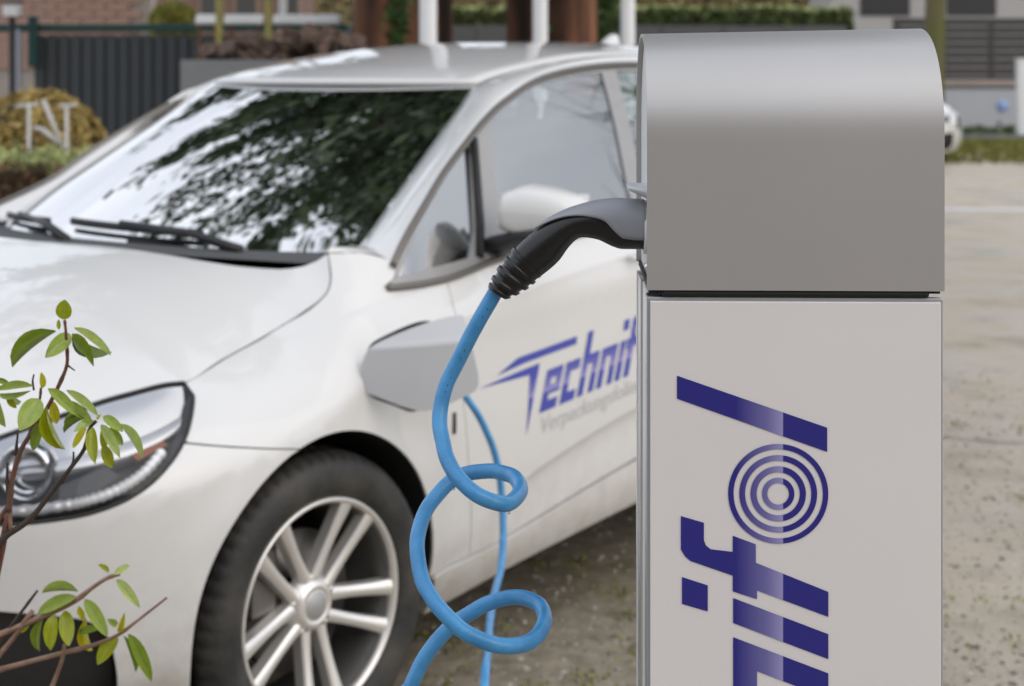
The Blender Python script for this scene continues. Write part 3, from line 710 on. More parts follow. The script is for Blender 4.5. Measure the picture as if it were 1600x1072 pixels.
for sg in (1, -1):
    st = empty('front_seat'); st.parent = CAR; st.location = loc((1.42, .37*sg, 0))
    V, F = boxm(.03, 0, .55, .52, .50, .16); o = obj('seat_cushion', V, F, interior, st, False); bevel(o, .05, 4)
    V, F = boxm(0, 0, 0, .14, .50, .62); o = obj('seat_back', V, F, interior, st, False); bevel(o, .06, 4); o.location = (-.30, 0, .88); o.rotation_euler = (0, R(-14), 0)
    V, F = boxm(0, 0, 0, .10, .28, .20); o = obj('headrest', V, F, interior, st, False); bevel(o, .04, 4); o.location = (-.40, 0, 1.27); o.rotation_euler = (0, R(-10), 0)
V, F = boxm(-2.4, 0, .9, .16, 1.25, .75); o = obj('rear_seat', V, F, interior, CAR, False); bevel(o, .06, 4)
V, F = tube([(-.96+.06*math.cos(a)*.5, .37+.18*math.sin(a), .98+.18*math.cos(a)) for a in np.linspace(0, 2*math.pi, 33)], .014, 8, cap=False); obj('steering_wheel', V, F, plastic_dark, CAR)
V, F = boxm(-.62, -.30, 1.075, .02, .13, .12); o = obj('parking_card', V, F, beige, CAR, False); bevel(o, .004)
V, F = boxm(-1.02, .0, 1.34, .03, .22, .06); o = obj('inner_mirror', V, F, plastic_dark, CAR, False); bevel(o, .012)
# wipers
def wiper(u0, u1, v0, v1, up, us2):
    P = [ws_point(v0+(v1-v0)*t, u0+(u1-u0)*t)+np.array([-.010,0,.012]) for t in np.linspace(0, 1, 14)]
    wr = empty('wiper'); wr.parent = CAR
    V, F = tube([loc(p) for p in P], .0065, 8, flat=1.5); obj('wiper_blade', V, F, rubber, wr)
    m_ = P[6]; root = ws_point(0, us2)+np.array([-.035, 0, .004])
    V, F = tube([loc(root), loc(root*.6+m_*.4+np.array([-.008,0,.02])), loc(m_+np.array([-.006,0,.012]))], [.014,.010,.007], 8); obj('wiper_arm', V, F, plastic_dark, wr)
wiper(-.24, .46, .075, .055, 0, .66)
wiper(-.95, -.40, .04, .06, 0, -.12)
# charging flap, socket
hx = side(.108, .79); ca, sa = math.cos(R(62)), math.sin(R(62))
FL = [(.007,.853),(.042,.879),(.13,.915),(.206,.933),(.219,.919),(.239,.862),(.251,.788),(.222,.763),(.156,.735),(.109,.734),(.031,.758),(-.001,.77),(-.007,.803)]
flp = [tuple(p) for p in catmull(FL, 3, True)]
def flap_fn(a, z):
    bul = .014*math.sin(math.pi*min(1, max(0, (a+.01)/.27)))
    zc = .868+.10*(a-.12); k = -.026*sstep(zc-.006, zc+.014, z)*((z-zc)/.05)       # crease that carries on the body line
    o_ = bul+k
    return np.array([hx[0]+ca*a-sa*o_, hx[1]+sa*a+ca*o_, z])
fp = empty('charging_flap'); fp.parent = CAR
side_panel('flap_panel', flp, mat('shaded_flap_paint', (.55,.555,.57), .32, coat=.6, noise=.03, nscale=5), 1, lines=[[(a, .868+.10*(a-.12)+o) for a in np.arange(0, .25, .01)] for o in (-.006,-.002,.004,.010,.018)], step=.018, gap=0, thick=.005, parent=fp, fn=flap_fn)  # shade on the white lid is put into a greyer base colour
V, F = tube([loc(p) for p in (hx+np.array([.10,-.06,.0]), hx+np.array([.05,-.03,.0]), hx+np.array([.015,.012,.0]), hx+np.array([.03,.05,.0]))], .010, 8); obj('hinge_arm', V, F, plastic_dark, fp)
side_panel('charging_recess', FLAP_HOLE, plastic_dark, 1, off=-.07, step=.05, gap=-.02, thick=0)
hl_ = FLAP_HOLE+[FLAP_HOLE[0]]
obj('recess_wall', *loft([[loc(side(s, z, d)) for s, z in hl_] for d in (-.004, -.072)]), plastic_dark, CAR)
# small clip on the fender, side reflector
o = box('fender_badge', loc(side(.440,.640,.002)), (.012,.004,.050), plastic_dark, CAR, .002)
# blue lettering on the door
def car_logo(u, v):
    s = .805+(u+1876)*.000412; return loc(side(s, .599+.063*(s-.805)+v*.000403, .0015))
lettering(car_logo, print_car, DOOR, 70)
def flat_text(txt, size):
    cu = bpy.data.curves.new('t', 'FONT'); cu.body = txt; cu.size = size; cu.resolution_u = 3
    o = bpy.data.objects.new('t', cu); C.objects.link(o); dg = bpy.context.evaluated_depsgraph_get()
    me = o.evaluated_get(dg).to_mesh(); V = [tuple(v.co) for v in me.vertices]; F = [tuple(p.vertices) for p in me.polygons]
    o.evaluated_get(dg).to_mesh_clear(); bpy.data.objects.remove(o); bpy.data.curves.remove(cu); return V, F
V, F = flat_text('Verpackungsfolien', .058)
mx = max(v[0] for v in V)
V = [loc(side(.808+v[0]/mx*.50+v[1]*.2, .545+.063*(v[0]/mx*.50)+v[1]*1.05, .0015)) for v in V]
obj('small_lettering', V, F, grey_print, DOOR, smooth=False)

# ------------------------------------------------------------------ charging post
AL = R(1.76); PA = Vector((math.cos(AL), -math.sin(AL), 0)); PB = Vector((math.sin(AL), math.cos(AL), 0))
p0 = at(1011, 100, 1.60); PW, PD = .2400, .200; KP = 1.60/1.352        # drawn at 0.24 m width, built at 0.284 m
POST = empty('charging_post', (p0.x, p0.y, 0), -AL)
tag(POST, 'grey and white electric vehicle charging post with rounded metal hood and vertical blue lettering', 'charging post')
HB, HS = 1.2915, 1.412          # hood lower edge, start of the arch
def hood_prof(inner=0.):
    P = [(0+inner, HB)]; n = 36
    for k in range(n+1):
        a = math.pi*k/n; ca_, sa_ = math.cos(a), math.sin(a); e = 2/2.25
        P.append((PD/2-(PD/2-inner)*math.copysign(abs(ca_)**e, ca_), HS+(.0895-inner)*abs(sa_)**e))
    P.append((PD-inner, HB)); return P
po, pi_ = hood_prof(), hood_prof(.003)
def tilt(x, z): return z+.0045*(x/PW)*sstep(HS, HS+.08, z)
rows = []
for P, xs in ((po, np.linspace(0, PW, 9)), (pi_, np.linspace(PW, 0, 9))):
    for x in xs: rows.append([(x, v, tilt(x, z)) for v, z in P])
rows.append(rows[0]); V, F = loft(rows)
o = obj('hood', V, F, grey_metal, POST); o.modifiers.new('split', 'EDGE_SPLIT').split_angle = R(60)
# recessed end plates
for x in (.0045, PW-.0045):
    P = hood_prof(.0035); V = [(x, v, tilt(x, z)) for v, z in P]+[(x+(.004 if x < .1 else -.004), v, tilt(x, z)) for v, z in P]
    n = len(P); F = [tuple(range(n)), tuple(reversed(range(n, 2*n)))]+[(i, (i+1) % n, n+(i+1) % n, n+i) for i in range(n)]
    obj('end_plate', V, F, plate_mat, POST, smooth=False)
# body: white panels, aluminium corner profiles, dark slot under the hood
TOPB = 1.2855; ZB = CAM_H*(1-1/KP)      # ground level in drawing units
o = box('front_panel', (PW/2, .0035, (TOPB-.003+ZB+.02)/2), (PW-.0052, .005, TOPB-.003-ZB-.02), white_panel, POST, .0008)
box('panel_frame', (PW/2, .0075, (TOPB+ZB)/2), (PW, .007, TOPB-ZB), mat('frame_grey', (.40,.40,.41), .4, metal=.4, noise=.02), POST, .0012)
box('rear_panel', (PW/2, PD-.004, (TOPB+ZB)/2), (PW, .008, TOPB-ZB-.004), white_panel, POST, .001)
for x, sx in ((.0, 1), (PW, -1)):
    for y0, y1, nm, m_, ins in ((.0115,.060,'corner_profile',alu,.0012),(.063,.137,'side_panel',plate_mat,.003),(.140,.1915,'corner_profile',alu,.0012)):
        box(nm, (x+sx*(ins+.006), (y0+y1)/2, (TOPB+ZB)/2-.001), (.012, y1-y0, TOPB-ZB-.006), m_, POST, .001)
    box('groove', (x+sx*.010, .10, (TOPB+ZB)/2-.002), (.008, .170, TOPB-ZB-.01), dark_slot, POST)
box('core', (PW/2, PD/2, (TOPB+ZB)/2+.002), (PW-.03, PD-.03, TOPB-ZB-.01), dark_slot, POST)
box('vent_slot', (PW/2, .006, HB-.0028), (PW-.023, .010, .0058), dark_slot, POST, .0026)
box('seam', (PW/2, PD/2+.002, HB-.0008), (PW-.004, PD-.010, .0042), dark_slot, POST)
for zz in (1.305, .9, .5):
    V, F = lathe([(.0001,.0008),(.0028,.0006),(.0032,-.001)], 12); o = obj('screw', V, F, alu, POST); o.location = (.0008, .0365 if zz < 1.2 else .045, zz); o.rotation_euler = (0, 0, R(90))
# socket parts on the left end plate
ZP = 1.333        # plug axis height at the socket
V, F = lathe([(.021,-.001),(.023,-.001),(.0235,.002),(.021,.0025)], 40); o = obj('socket_ring', V, F, plate_mat, POST); o.location = (.004, .10, ZP); o.rotation_euler = (0, 0, R(90))
rows = []
for t in np.linspace(0, 1, 7):
    w = .030*(1-.35*t**3)
    rows.append([(.004-.0165*t, .088+w*math.cos(a)*.9, 1.3655+.0065*math.sin(a)*(1-.55*t)+.004*t) for a in np.linspace(0, 2*math.pi, 17)])
rows.append([tuple(np.mean(rows[-1][:-1], axis=0))]*17)
lid = obj('socket_lid', *loft(rows), mat('light_grey_plastic', (.55,.56,.58), .35, noise=.02), POST)
V, F = lathe([(.0001,.0022),(.006,.002),(.007,.0)], 20); o = obj('indicator_light', V, F, led, POST); o.location = (.0045, .040, 1.4665); o.rotation_euler = (0, 0, R(90))
V, F = lathe([(.0072,.0),(.0072,.0018),(.0088,.0018),(.0088,.0)], 24); o = obj('indicator_ring', V, F, plastic_dark, POST); o.location = (.0045, .040, 1.4665); o.rotation_euler = (0, 0, R(90))
# lettering reading upwards on the front panel (1 logo unit = 0.311 mm)
UN = .599/(FOC/1.352)
def post_logo(u, v):
    X = 523-v; Yz = -u
    px = 980+.599*X; py = 430+.599*Yz
    return ((px-1011)*1.352/FOC*(1-.0012), .0004, CAM_H-(py-HOR)/FOC*1.352)
lettering(post_logo, print_post, POST, 90)
for ch in POST.children:       # to true size, standing on the ground
    ch.scale = (KP, KP, KP); ch.location = (ch.location.x*KP, ch.location.y*KP, CAM_H+(ch.location.z-CAM_H)*KP)

# ------------------------------------------------------------------ charging cable with its plug
CAB = empty('charging_cable', (0, 0, 0))
tag(CAB, 'curly blue charging cable with black and grey plug, running from post to car', 'cable')
PY = p0.y+.10*KP          # depth of the plug axis
def cp(px, py, Y): return at(px, py, Y)
near = [(776,452,0),(772,460,0),(751,496,0),(733,529,.002),(713.5,568,.004),(698,599,.003),(689,633,0),(687,663,-.008),(692,690,-.018),(698,715,-.030),(714,744,-.042),(743,771.5,-.052),(774,785,-.050),(796,786,-.036),(813,767,-.004),(805,747,.022),(786,739,.040),(765,736,.050),(730,740,.058),
        (706,751,.058),(687,769,.050),(666,797,.034),(654,832,.012),(652,862,-.006),(659,904,-.026),(672,930,-.038),(690,954,-.048),(727,988,-.058),(776,1008,-.056),(817,1007,-.042),(841,992,-.022),(851,967,.004),(841,944,.030),(807,933,.048),(765,942,.056),(732,960,.056),(708,976,.052),(684,1000,.046),(661,1032,.040),(642,1072,.036),(630,1100,.034)]
P = [cp(x, y, PY+dy*1.1) for x, y, dy in near]
end1 = P[-1]
P += [Vector((end1.x-.014, end1.y+.005, .70)), Vector((end1.x-.018, end1.y+.04, .48)), Vector((end1.x-.018, end1.y+.11, .26)), Vector((end1.x-.01, end1.y+.25, .09)), Vector((-.105, 2.28, .012)), Vector((-.080, 2.48, .05)), Vector((-.055, 2.65, .22))]
far = [(757,1072,1.5),(762,1020,1.4),(765,975,1.3),(772,930,1.2),(782,890,1.12),(786,840,1.07),(785,790,1.05),(780,740,1.04),(772,705,1.03),(758,670,1.02),(745,645,1.01),(727,619,.99)]
dv = np.array([math.cos(PSI), math.sin(PSI), 0]); nv = np.array([math.sin(PSI), -math.cos(PSI), 0]); O_ = np.array([-1.116, 4.012, 0])
def on_car_plane(px, py, y):
    r = np.array([(px-800)/FOC, 1, (HOR-py)/FOC]); o = np.array([0,0,CAM_H])-O_; t = (y-o@nv)/(r@nv); return Vector(np.array([0,0,CAM_H])+r*t)
P += [on_car_plane(*q) for q in far]
def car_w(p): return Vector(O_+dv*p[0]+nv*p[1]+np.array([0,0,p[2]]))
P += [car_w((.325,.975,.765)), car_w((.30,.945,.785)), car_w((.28,.89,.79)), car_w((.27,.84,.79))]
CP = catmull([tuple(p) for p in P], 10)
V, F = tube(CP, .0080, 20); obj('cable_sheath', V, F, blue_cable, CAB)
for k in (16, 19, 24, 34, 37, 46, 50, 53):      # print on the sheath
    V, F = tube([Vector(CP[k])+Vector((.0012,-.00785,0)), Vector(CP[k])*.55+Vector(CP[k+1])*.45+Vector((.0012,-.00785,0))], .0006, 5); obj('printed_mark', V, F, stem_ink, CAB)
V, F = tube([car_w((.318,.965,.772)), car_w((.295,.935,.787)), car_w((.278,.875,.79)), car_w((.27,.83,.79))], [.014,.020,.026,.026], 16); obj('car_plug', V, F, plug_black, CAB)
for k in (128, 190, 226, 236, 262):
    q = Vector(CP[k])+Vector((.002, -.004, -.0078)); V, F = lathe([(.0001,.0016),(.0014,.0008),(.0018,0),(.0014,-.0008),(.0001,-.0016)], 10, axis='z')
    o = obj('water_drop', V, F, ball_glass, CAB); o.location = q
# plug: a swept body; per station: image position of upper and lower edge, half depth
PL = empty('plug'); PL.parent = CAB
ST = [((1006,316),(1006,389),.0200),((985,315),(985,389),.0200),((965,314),(966,388),.0200),((945,315.5),(950,381),.0195),((925,319),(936,374),.0190),((905,324.5),(918,370),.0185),((885,331.5),(903,371),.0183),((862,343),(888,385),.0182),((838,359),(874,405),.0182),((815,378),(858,420),.0180),((798,396),(842,432),.0176),((786,413),(828,442),.0168),((775,430),(815,452),.0155)]
def plug_ring(st, n=28, a0=0., a1=2*math.pi, grow=0.):
    (x1, y1), (x2, y2), hd = st; A = at(x1, y1, PY); B = at(x2, y2, PY); c = (A+B)/2; u = (A-B)/2; L = u.length; u = u.normalized(); w = Vector((0,1,0)); out = []
    for k in range(n+1):
        a = a0+(a1-a0)*k/n; ca_, sa_ = math.cos(a), math.sin(a); e = .82
        out.append(tuple(c+u*math.copysign(abs(sa_)**e, sa_)*(L+grow)+w*math.copysign(abs(ca_)**e, ca_)*(hd*KP+grow)))
    return out
def dense(ST, n=4):
    fl = [(*a, *b, c) for a, b, c in ST]; return [((q[0],q[1]),(q[2],q[3]),q[4]) for q in catmull(fl, n)]
SD = dense(ST[:12])
rows = [plug_ring(s) for s in SD]; rows = [[tuple(np.mean(rows[0][:-1], axis=0))]*29]+rows+[[tuple(np.mean(rows[-1][:-1], axis=0))]*29]
obj('grip', *loft(rows), plug_black, PL)
# grey upper shell: tapers towards the tail
rows = []
for i, s in enumerate(SD[:33]):
    t = i/32; lo = interp(t, [0,.10,.22,.40,.55,.72,1.0], [-.42,-.42,-.36,.10,.30,.62,1.45])
    rows.append(plug_ring(s, 20, lo, math.pi-lo, .0012))
o = obj('upper_shell', *loft(rows), plug_grey, PL); solid(o, .002)
# seam line of the grip
def seam_pts(y_off): return [Vector(plug_ring(s, 28)[0])+Vector((0,0,0)) for s in SD]
pts = []
for i, s in enumerate(SD[10:]):
    pts.append(Vector(plug_ring(s, 28, -math.pi/2-.35, -math.pi/2-.35+.01, .0002)[0]))
V, F = tube(pts, .0006, 6); obj('grip_seam', V, F, mat('seam_rubber', (.05,.05,.045), .4, noise=.05), PL)
# ribbed strain relief
SR = [((804,387),(846,428),.0178),((795,398),(838,437),.0178),((786,410),(830,445),.0172),((777,422),(820,452),.0162),((770,434),(808,459),.0148),((766,443),(797,464),.0132),((764,449),(790,466),.0122)]
SRd = dense(SR, 8); rows = []
for i, s in enumerate(SRd):
    g = .0012 if (i % 10) < 5 else -.0012
    if i < 4 or i > len(SRd)-6: g = .0012
    rows.append(plug_ring(s, 28, grow=g))
rows.append([tuple(np.mean(rows[-1][:-1], axis=0))]*29)
obj('strain_relief', *loft(rows), plug_black, PL)
b_ = at(977, 316.5, PY-.006); box('release_button', (b_.x, b_.y, b_.z), (.012,.010,.0016), mat('brown_button', (.16,.10,.09), .5, noise=.05), PL, .0005)

# ------------------------------------------------------------------ rhododendron in front of the car
def leaf_material():
    m = bpy.data.materials.new('rhododendron_leaf'); m.use_nodes = True; n = m.node_tree.nodes; l = m.node_tree.links; b = n['Principled BSDF']; out = n['Material Output']
    oi = n.new('ShaderNodeObjectInfo'); uv = n.new('ShaderNodeUVMap'); sp = n.new('ShaderNodeSeparateXYZ'); l.new(uv.outputs[0], sp.inputs[0])
    a = n.new('ShaderNodeMath'); a.operation = 'SUBTRACT'; a.inputs[1].default_value = .5; l.new(sp.outputs['X'], a.inputs[0])
    ab = n.new('ShaderNodeMath'); ab.operation = 'ABSOLUTE'; l.new(a.outputs[0], ab.inputs[0])
    mr = n.new('ShaderNodeMapRange'); mr.inputs['From Min'].default_value = .012; mr.inputs['From Max'].default_value = .05; mr.inputs['To Min'].default_value = .65; mr.inputs['To Max'].default_value = 0; l.new(ab.outputs[0], mr.inputs['Value'])
    tc = n.new('ShaderNodeTexCoord'); t = n.new('ShaderNodeTexNoise'); t.inputs['Scale'].default_value = 5; l.new(tc.outputs['Object'], t.inputs['Vector'])
    h = n.new('ShaderNodeHueSaturation'); l.new(oi.outputs['Color'], h.inputs['Color']); m2 = n.new('ShaderNodeMapRange'); m2.inputs['To Min'].default_value = .65; m2.inputs['To Max'].default_value = 1.35; l.new(t.outputs['Fac'], m2.inputs['Value']); l.new(m2.outputs[0], h.inputs['Value'])
    mx = n.new('ShaderNodeMix'); mx.data_type = 'RGBA'; mx.inputs['B'].default_value = (.36,.42,.12,1); l.new(mr.outputs[0], mx.inputs['Factor']); l.new(h.outputs[0], mx.inputs['A'])
    l.new(mx.outputs['Result'], b.inputs['Base Color']); b.inputs['Roughness'].default_value = .2
    tr = n.new('ShaderNodeBsdfTranslucent'); l.new(mx.outputs['Result'], tr.inputs['Color']); ms = n.new('ShaderNodeMixShader'); ms.inputs[0].default_value = .3
    l.new(b.outputs[0], ms.inputs[1]); l.new(tr.outputs[0], ms.inputs[2]); l.new(ms.outputs[0], out.inputs['Surface'])
    return m
leaf_m = leaf_material()
def leaf_mesh(fold, bend):
    V, F, UV = [], [], []; nl = 9; nw = 4
    for i in range(nl):
        t = i/(nl-1); w = .5*(math.sin(math.pi*t**.92)**.60) if 0 < t < 1 else (.06 if t == 0 else .03)
        for j in range(nw+1):
            q = j/nw*2-1; V.append((q*w, t, fold*abs(q)*w-bend*t*t+.03*math.sin(7*t)*abs(q)*w)); UV.append((.5+q*.5*(w*2), t))
    for i in range(nl-1):
        for j in range(nw): F.append((i*(nw+1)+j, i*(nw+1)+j+1, (i+1)*(nw+1)+j+1, (i+1)*(nw+1)+j))
    o = obj('leaf', V, F, leaf_m, None, uv=UV); return o
stem_red = mat('red_brown_stem', (.16,.055,.035), .55, col2=(.10,.06,.04), nscale=60, bump=.3, bscale=150)
stem_tan = mat('tan_stem', (.33,.21,.15), .6, col2=(.22,.12,.08), nscale=50, bump=.3, bscale=150)
stem_dark = mat('dark_twig', (.045,.03,.022), .7, noise=.3, bump=.3, bscale=150)
YA, YB = 1.95, 2.25
RH = empty('rhododendron_bush', (at(-60, 900, 2.1).x, 2.1, 0))
tag(RH, 'sparse rhododendron with oval green leaves on red stems in the left foreground', 'shrub')
RHo = RH.location.copy()
def zA(p): return (p[0]*.345, 430+p[1]*.345)
def zB(p): return (p[0]*.2818, 770+p[1]*.2818)
proto = [leaf_mesh(.40, .16), leaf_mesh(.75, .28), leaf_mesh(.28, -.10)]
PROTO_USED = [False]*3
G1, G2, G3, YG, Y2, DG = (.24,.33,.035), (.36,.46,.09), (.48,.57,.18), (.36,.40,.012), (.58,.53,.02), (.13,.20,.025)
def leaf(b, t, w, Y, col, kind=0, dz=0., roll=0., tilt=0.):
    A = at(*b, Y); B = at(*t, Y+dz); d = B-A; L = d.length
    yv = d.normalized(); toward = Vector((0,-1,.25)).normalized()
    zv = (toward-yv*toward.dot(yv)).normalized()
    zv = Matrix.Rotation(R(roll), 3, yv) @ zv; xv = yv.cross(zv).normalized()
    W = w*Y/FOC
    if PROTO_USED[kind]: o = proto[kind].copy(); C.objects.link(o)
    else: o = proto[kind]; PROTO_USED[kind] = True
    o.parent = RH
    M3 = Matrix((xv*W, yv*L, zv*L*.8)).transposed(); M4 = M3.to_4x4(); M4.translation = A-RHo
    o.matrix_local = M4; o.color = (*col, 1)
def LA(b, t, w, col, kind=0, dz=0., roll=0.): leaf(zA(b), zA(t), w*.345*.88, YA+random.uniform(-.02,.02), col, kind, dz, roll)
def LB(b, t, w, col, kind=0, dz=0., roll=0.): leaf(zB(b), zB(t), w*.2818*.90, YB+random.uniform(-.02,.02), col, kind, dz, roll)
for a in [((288,200),(295,106),82,YG,2,-.01,10),((255,255),(16,396),58,G1,1,.01,25),((318,268),(212,366),84,G2,0,-.03,-15),((335,240),(510,355),50,G3,0,.01,-30),((330,270),(486,385),30,DG,1,.02,60),((325,268),(427,400),50,G1,1,-.01,-25),((268,246),(266,200),22,YG,2,0,0),
          ((190,512),(190,442),34,Y2,1,0,30),((150,503),(-25,512),48,G2,0,.01,20),((140,522),(-25,548),34,G3,1,.01,-20),((178,562),(92,695),112,G2,0,-.03,-10),((218,515),(348,628),62,G2,0,.0,-25),((300,522),(450,632),48,G3,0,.01,-25),((295,575),(415,660),58,G2,0,-.01,-15),((212,595),(270,810),64,YG,1,.01,20),((195,660),(158,786),66,G1,2,.02,10),((235,565),(255,665),52,Y2,2,.02,-20),
          ((-8,560),(15,692),60,G2,0,0,20),((35,548),(72,604),34,YG,1,0,0),((-10,470),(36,486),30,G1,1,0,10),((60,535),(85,590),30,G1,1,.02,20),
          ((468,640),(555,704),52,G2,0,-.01,-20),((540,675),(658,822),42,G3,1,.0,-35),((458,678),(542,818),52,G3,0,-.02,-20),((420,690),(424,848),64,YG,0,-.02,5),((468,765),(505,868),58,YG,2,.01,-10),((498,690),(552,768),46,G1,2,.01,-20),((425,660),(338,702),52,G3,0,-.02,20),((392,693),(336,784),48,Y2,2,.0,25),((382,650),(272,694),26,G1,1,.01,50),((372,642),(278,660),22,G2,1,.01,40),((458,700),(472,795),38,YG,2,.01,-30),((440,655),(455,630),16,Y2,1,0,0)]:
    LA(*a)
for a in [((602,442),(548,394),34,YG,1,0,30),((632,452),(720,404),46,G3,2,.01,-20),((648,483),(772,628),62,G3,0,-.02,-20),((432,548),(220,524),40,G2,1,.01,40),((425,578),(196,664),84,G2,0,.0,20),((305,675),(272,870),94,YG,0,-.02,10),((362,655),(385,856),94,YG,2,-.03,-10),((238,705),(192,886),52,G1,1,.0,25),((470,592),(596,792),82,G2,0,-.02,-20),((438,628),(465,698),44,Y2,2,.01,0),((480,690),(484,905),46,Y2,1,.02,15),((550,755),(425,772),52,G1,0,.01,20),
          ((595,702),(655,742),44,G2,1,.01,-20),((660,768),(688,680),38,Y2,1,-.01,20),((655,805),(535,945),100,YG,0,-.02,20),((685,795),(768,998),44,G1,1,.0,-30),((712,785),(845,1040),78,G1,0,-.02,-25),((110,770),(160,735),30,YG,1,.0,10)]:
    LB(*a)
def stem(P, r0, r1, m_, Yd, conv=None):
    Q = [at(*(conv(p) if conv else p), Yd)-RHo for p in P]; Q = [Vector(q) for q in catmull([tuple(q) for q in Q], 5)]
    n = len(Q); rr = [.78*(r0+(r1-r0)*i/(n-1))*(1+.25*math.exp(-((i % 9)-4)**2)) for i in range(n)]
    V, F = tube(Q, rr, 9); obj('stem', V, F, m_, RH)
k_ = YA/FOC
stem([(14,800),(17,765),(21,741),(33,703),(52,672),(74,637),(93,600),(104,572),(105,550),(103,520),(101,500)], 6.0*k_, 2.6*k_, stem_red, YA)
stem([(105,570),(110,574),(117,579)], 2.0*k_, 1.2*k_, stem_dark, YA)
stem([(-12,868),(7,840),(36,820),(56,801),(85,764),(109,733),(132,701),(139,672),(150,658)], 7.0*k_, 3.0*k_, stem_dark, YA)
stem([(109,733),(114,722),(115,706)], 2.6*k_, 1.8*k_, stem_dark, YA)
stem([(40,690),(55,655),(62,625),(64,606)], 3.0*k_, 2.4*k_, stem_red, YA)
stem([(17,828),(15,800),(14,785)], 4.2*k_, 4.0*k_, stem_tan, YA); stem([(-14,835),(2,806),(14,788)], 4.8*k_, 4.0*k_, stem_red, YA)
stem([(24,712),(26,695),(28,675)], 3.4*k_, 2.0*k_, stem_dark, YA); stem([(13,775),(11,750),(12,723)], 4.0*k_, 2.2*k_, stem_dark, YA)
stem([(53,610),(51,596),(53,585)], 2.2*k_, 1.6*k_, stem_dark, YA)
k_ = YB/FOC
stem([(-60,800),(0,785),(120,735),(250,680),(400,610),(520,520),(600,470),(665,452)], 7.0*k_, 3.4*k_, stem_tan, YB, zB)
stem([(-60,995),(0,980),(300,900),(500,850),(650,790),(760,710),(925,582)], 6.0*k_, 2.4*k_, stem_tan, YB, zB)
stem([(-40,935),(0,890),(70,810),(180,655)], 6.0*k_, 4.5*k_, stem_tan, YB, zB); stem([(-40,870),(0,830),(90,700),(208,542)], 5.0*k_, 2.4*k_, stem_dark, YB, zB)
stem([(250,1180),(290,1072),(340,940),(360,838)], 5.0*k_, 3.6*k_, stem_tan, YB, zB)
# the stems run down to one root stock outside the frame
base = RHo.copy()
for q0, q1, m_ in (((14,800),YA,stem_red),((-12,868),YA,stem_dark),((-17,996),YB,stem_tan),((-17,1050),YB,stem_tan),((70,1102),YB,stem_tan)):
    a = at(*q0, q1)-RHo; P = catmull([(0,0,-.02),(a.x*.1,a.y*.2,a.z*.35),(a.x*.45,a.y*.6,a.z*.75),tuple(a)], 5); V, F = tube(P, [.012-.008*i/(len(P)-1) for i in range(len(P))], 8); obj('stem', V, F, m_, RH)

# ------------------------------------------------------------------ background
def X_at(px, Y): return (px-800)/FOC*Y
def Z_at(py, Y): return CAM_H-(py-HOR)/FOC*Y
conif = mat('conifer_foliage', (.05,.085,.04), .55, island=.6, sub=.15)
yelgreen = mat('yellow_green_foliage', (.36,.34,.06), .6, island=.5, sub=.2)
brown_leaf = mat('dry_hedge_foliage', (.12,.062,.032), .7, island=.6, sub=.1)
olive_leaf = mat('olive_clipped_foliage', (.42,.31,.10), .65, island=.5, sub=.15)
pale_leaf = mat('pale_green_foliage', (.42,.46,.19), .6, island=.5, sub=.2)
hedge_leaf = mat('green_hedge_foliage', (.065,.095,.022), .6, island=.6, sub=.15)
bark_red = mat('red_brown_bark', (.028,.014,.009), .85, col2=(.27,.11,.052), nscale=4.5, ramp=(.38,.66), bump=1., bscale=25, stretch=(1,1,.12))
bark_moss = mat('mossy_bark', (.10,.11,.030), .9, col2=(.14,.11,.07), nscale=6, bump=1., bscale=25, stretch=(1,1,.12))
bark_ivy = mat('green_stained_bark', (.045,.075,.018), .9, col2=(.10,.06,.03), nscale=4, bump=1., bscale=25, stretch=(1,1,.12))
white_paint = mat('white_painted_metal', (.78,.78,.79), .4, noise=.03, nscale=4)
fence_mat = mat('slate_grey_slat', (.058,.066,.072), .55, noise=.12, nscale=2, bump=.1, bscale=40)
green_mat = mat('dark_green_steel', (.012,.060,.056), .45, noise=.08, nscale=6)
concrete = mat('grey_concrete', (.20,.21,.215), .85, noise=.15, nscale=7, bump=.3, bscale=40)
brick_m = mat('pink_brick', (.52,.33,.26), .85, objcol=False, noise=.18, nscale=14, bump=.3, bscale=60)
mortar_m = mat('mortar', (.48,.42,.37), .9, noise=.1)
rock_m = mat('brown_rock', (.055,.032,.024), .9, col2=(.32,.23,.18), nscale=4, ramp=(.4,.65), bump=.8, bscale=12)
yellow_m = mat('yellow_green_pole', (.30,.27,.08), .7, noise=.25, nscale=10)
dark_slat = mat('charcoal_board', (.045,.043,.041), .7, noise=.15, nscale=3, bump=.2, bscale=30)
render_m = mat('pale_grey_render', (.46,.47,.50), .8, noise=.06, nscale=2, bump=.15, bscale=50)
coping_m = mat('tan_coping', (.40,.33,.28), .85, noise=.12, nscale=5)
def trunk_mesh(r, h, lean=(0,0), seed=0, flare=1.25):
    rg = np.random.default_rng(seed); rows = []; n = 20
    ph = rg.random(4)*6
    for t in np.linspace(0, 1, 22):
        z = h*t; rr = r*(flare-(flare-1)*min(1, t*5))*(1-.55*t); cx = lean[0]*t+.05*math.sin(4*t+ph[0]); cy = lean[1]*t
        row = [(cx+rr*math.cos(a)*(1+.10*math.sin(3*a+ph[1])+.06*math.sin(7*a+ph[2]+2*t)), cy+rr*math.sin(a)*(1+.10*math.sin(3*a+ph[1])+.06*math.sin(7*a+ph[2]+2*t)), z-.03) for a in np.linspace(0, 2*math.pi, n, endpoint=False)]
        rows.append(row+[row[0]])
    return loft(rows)
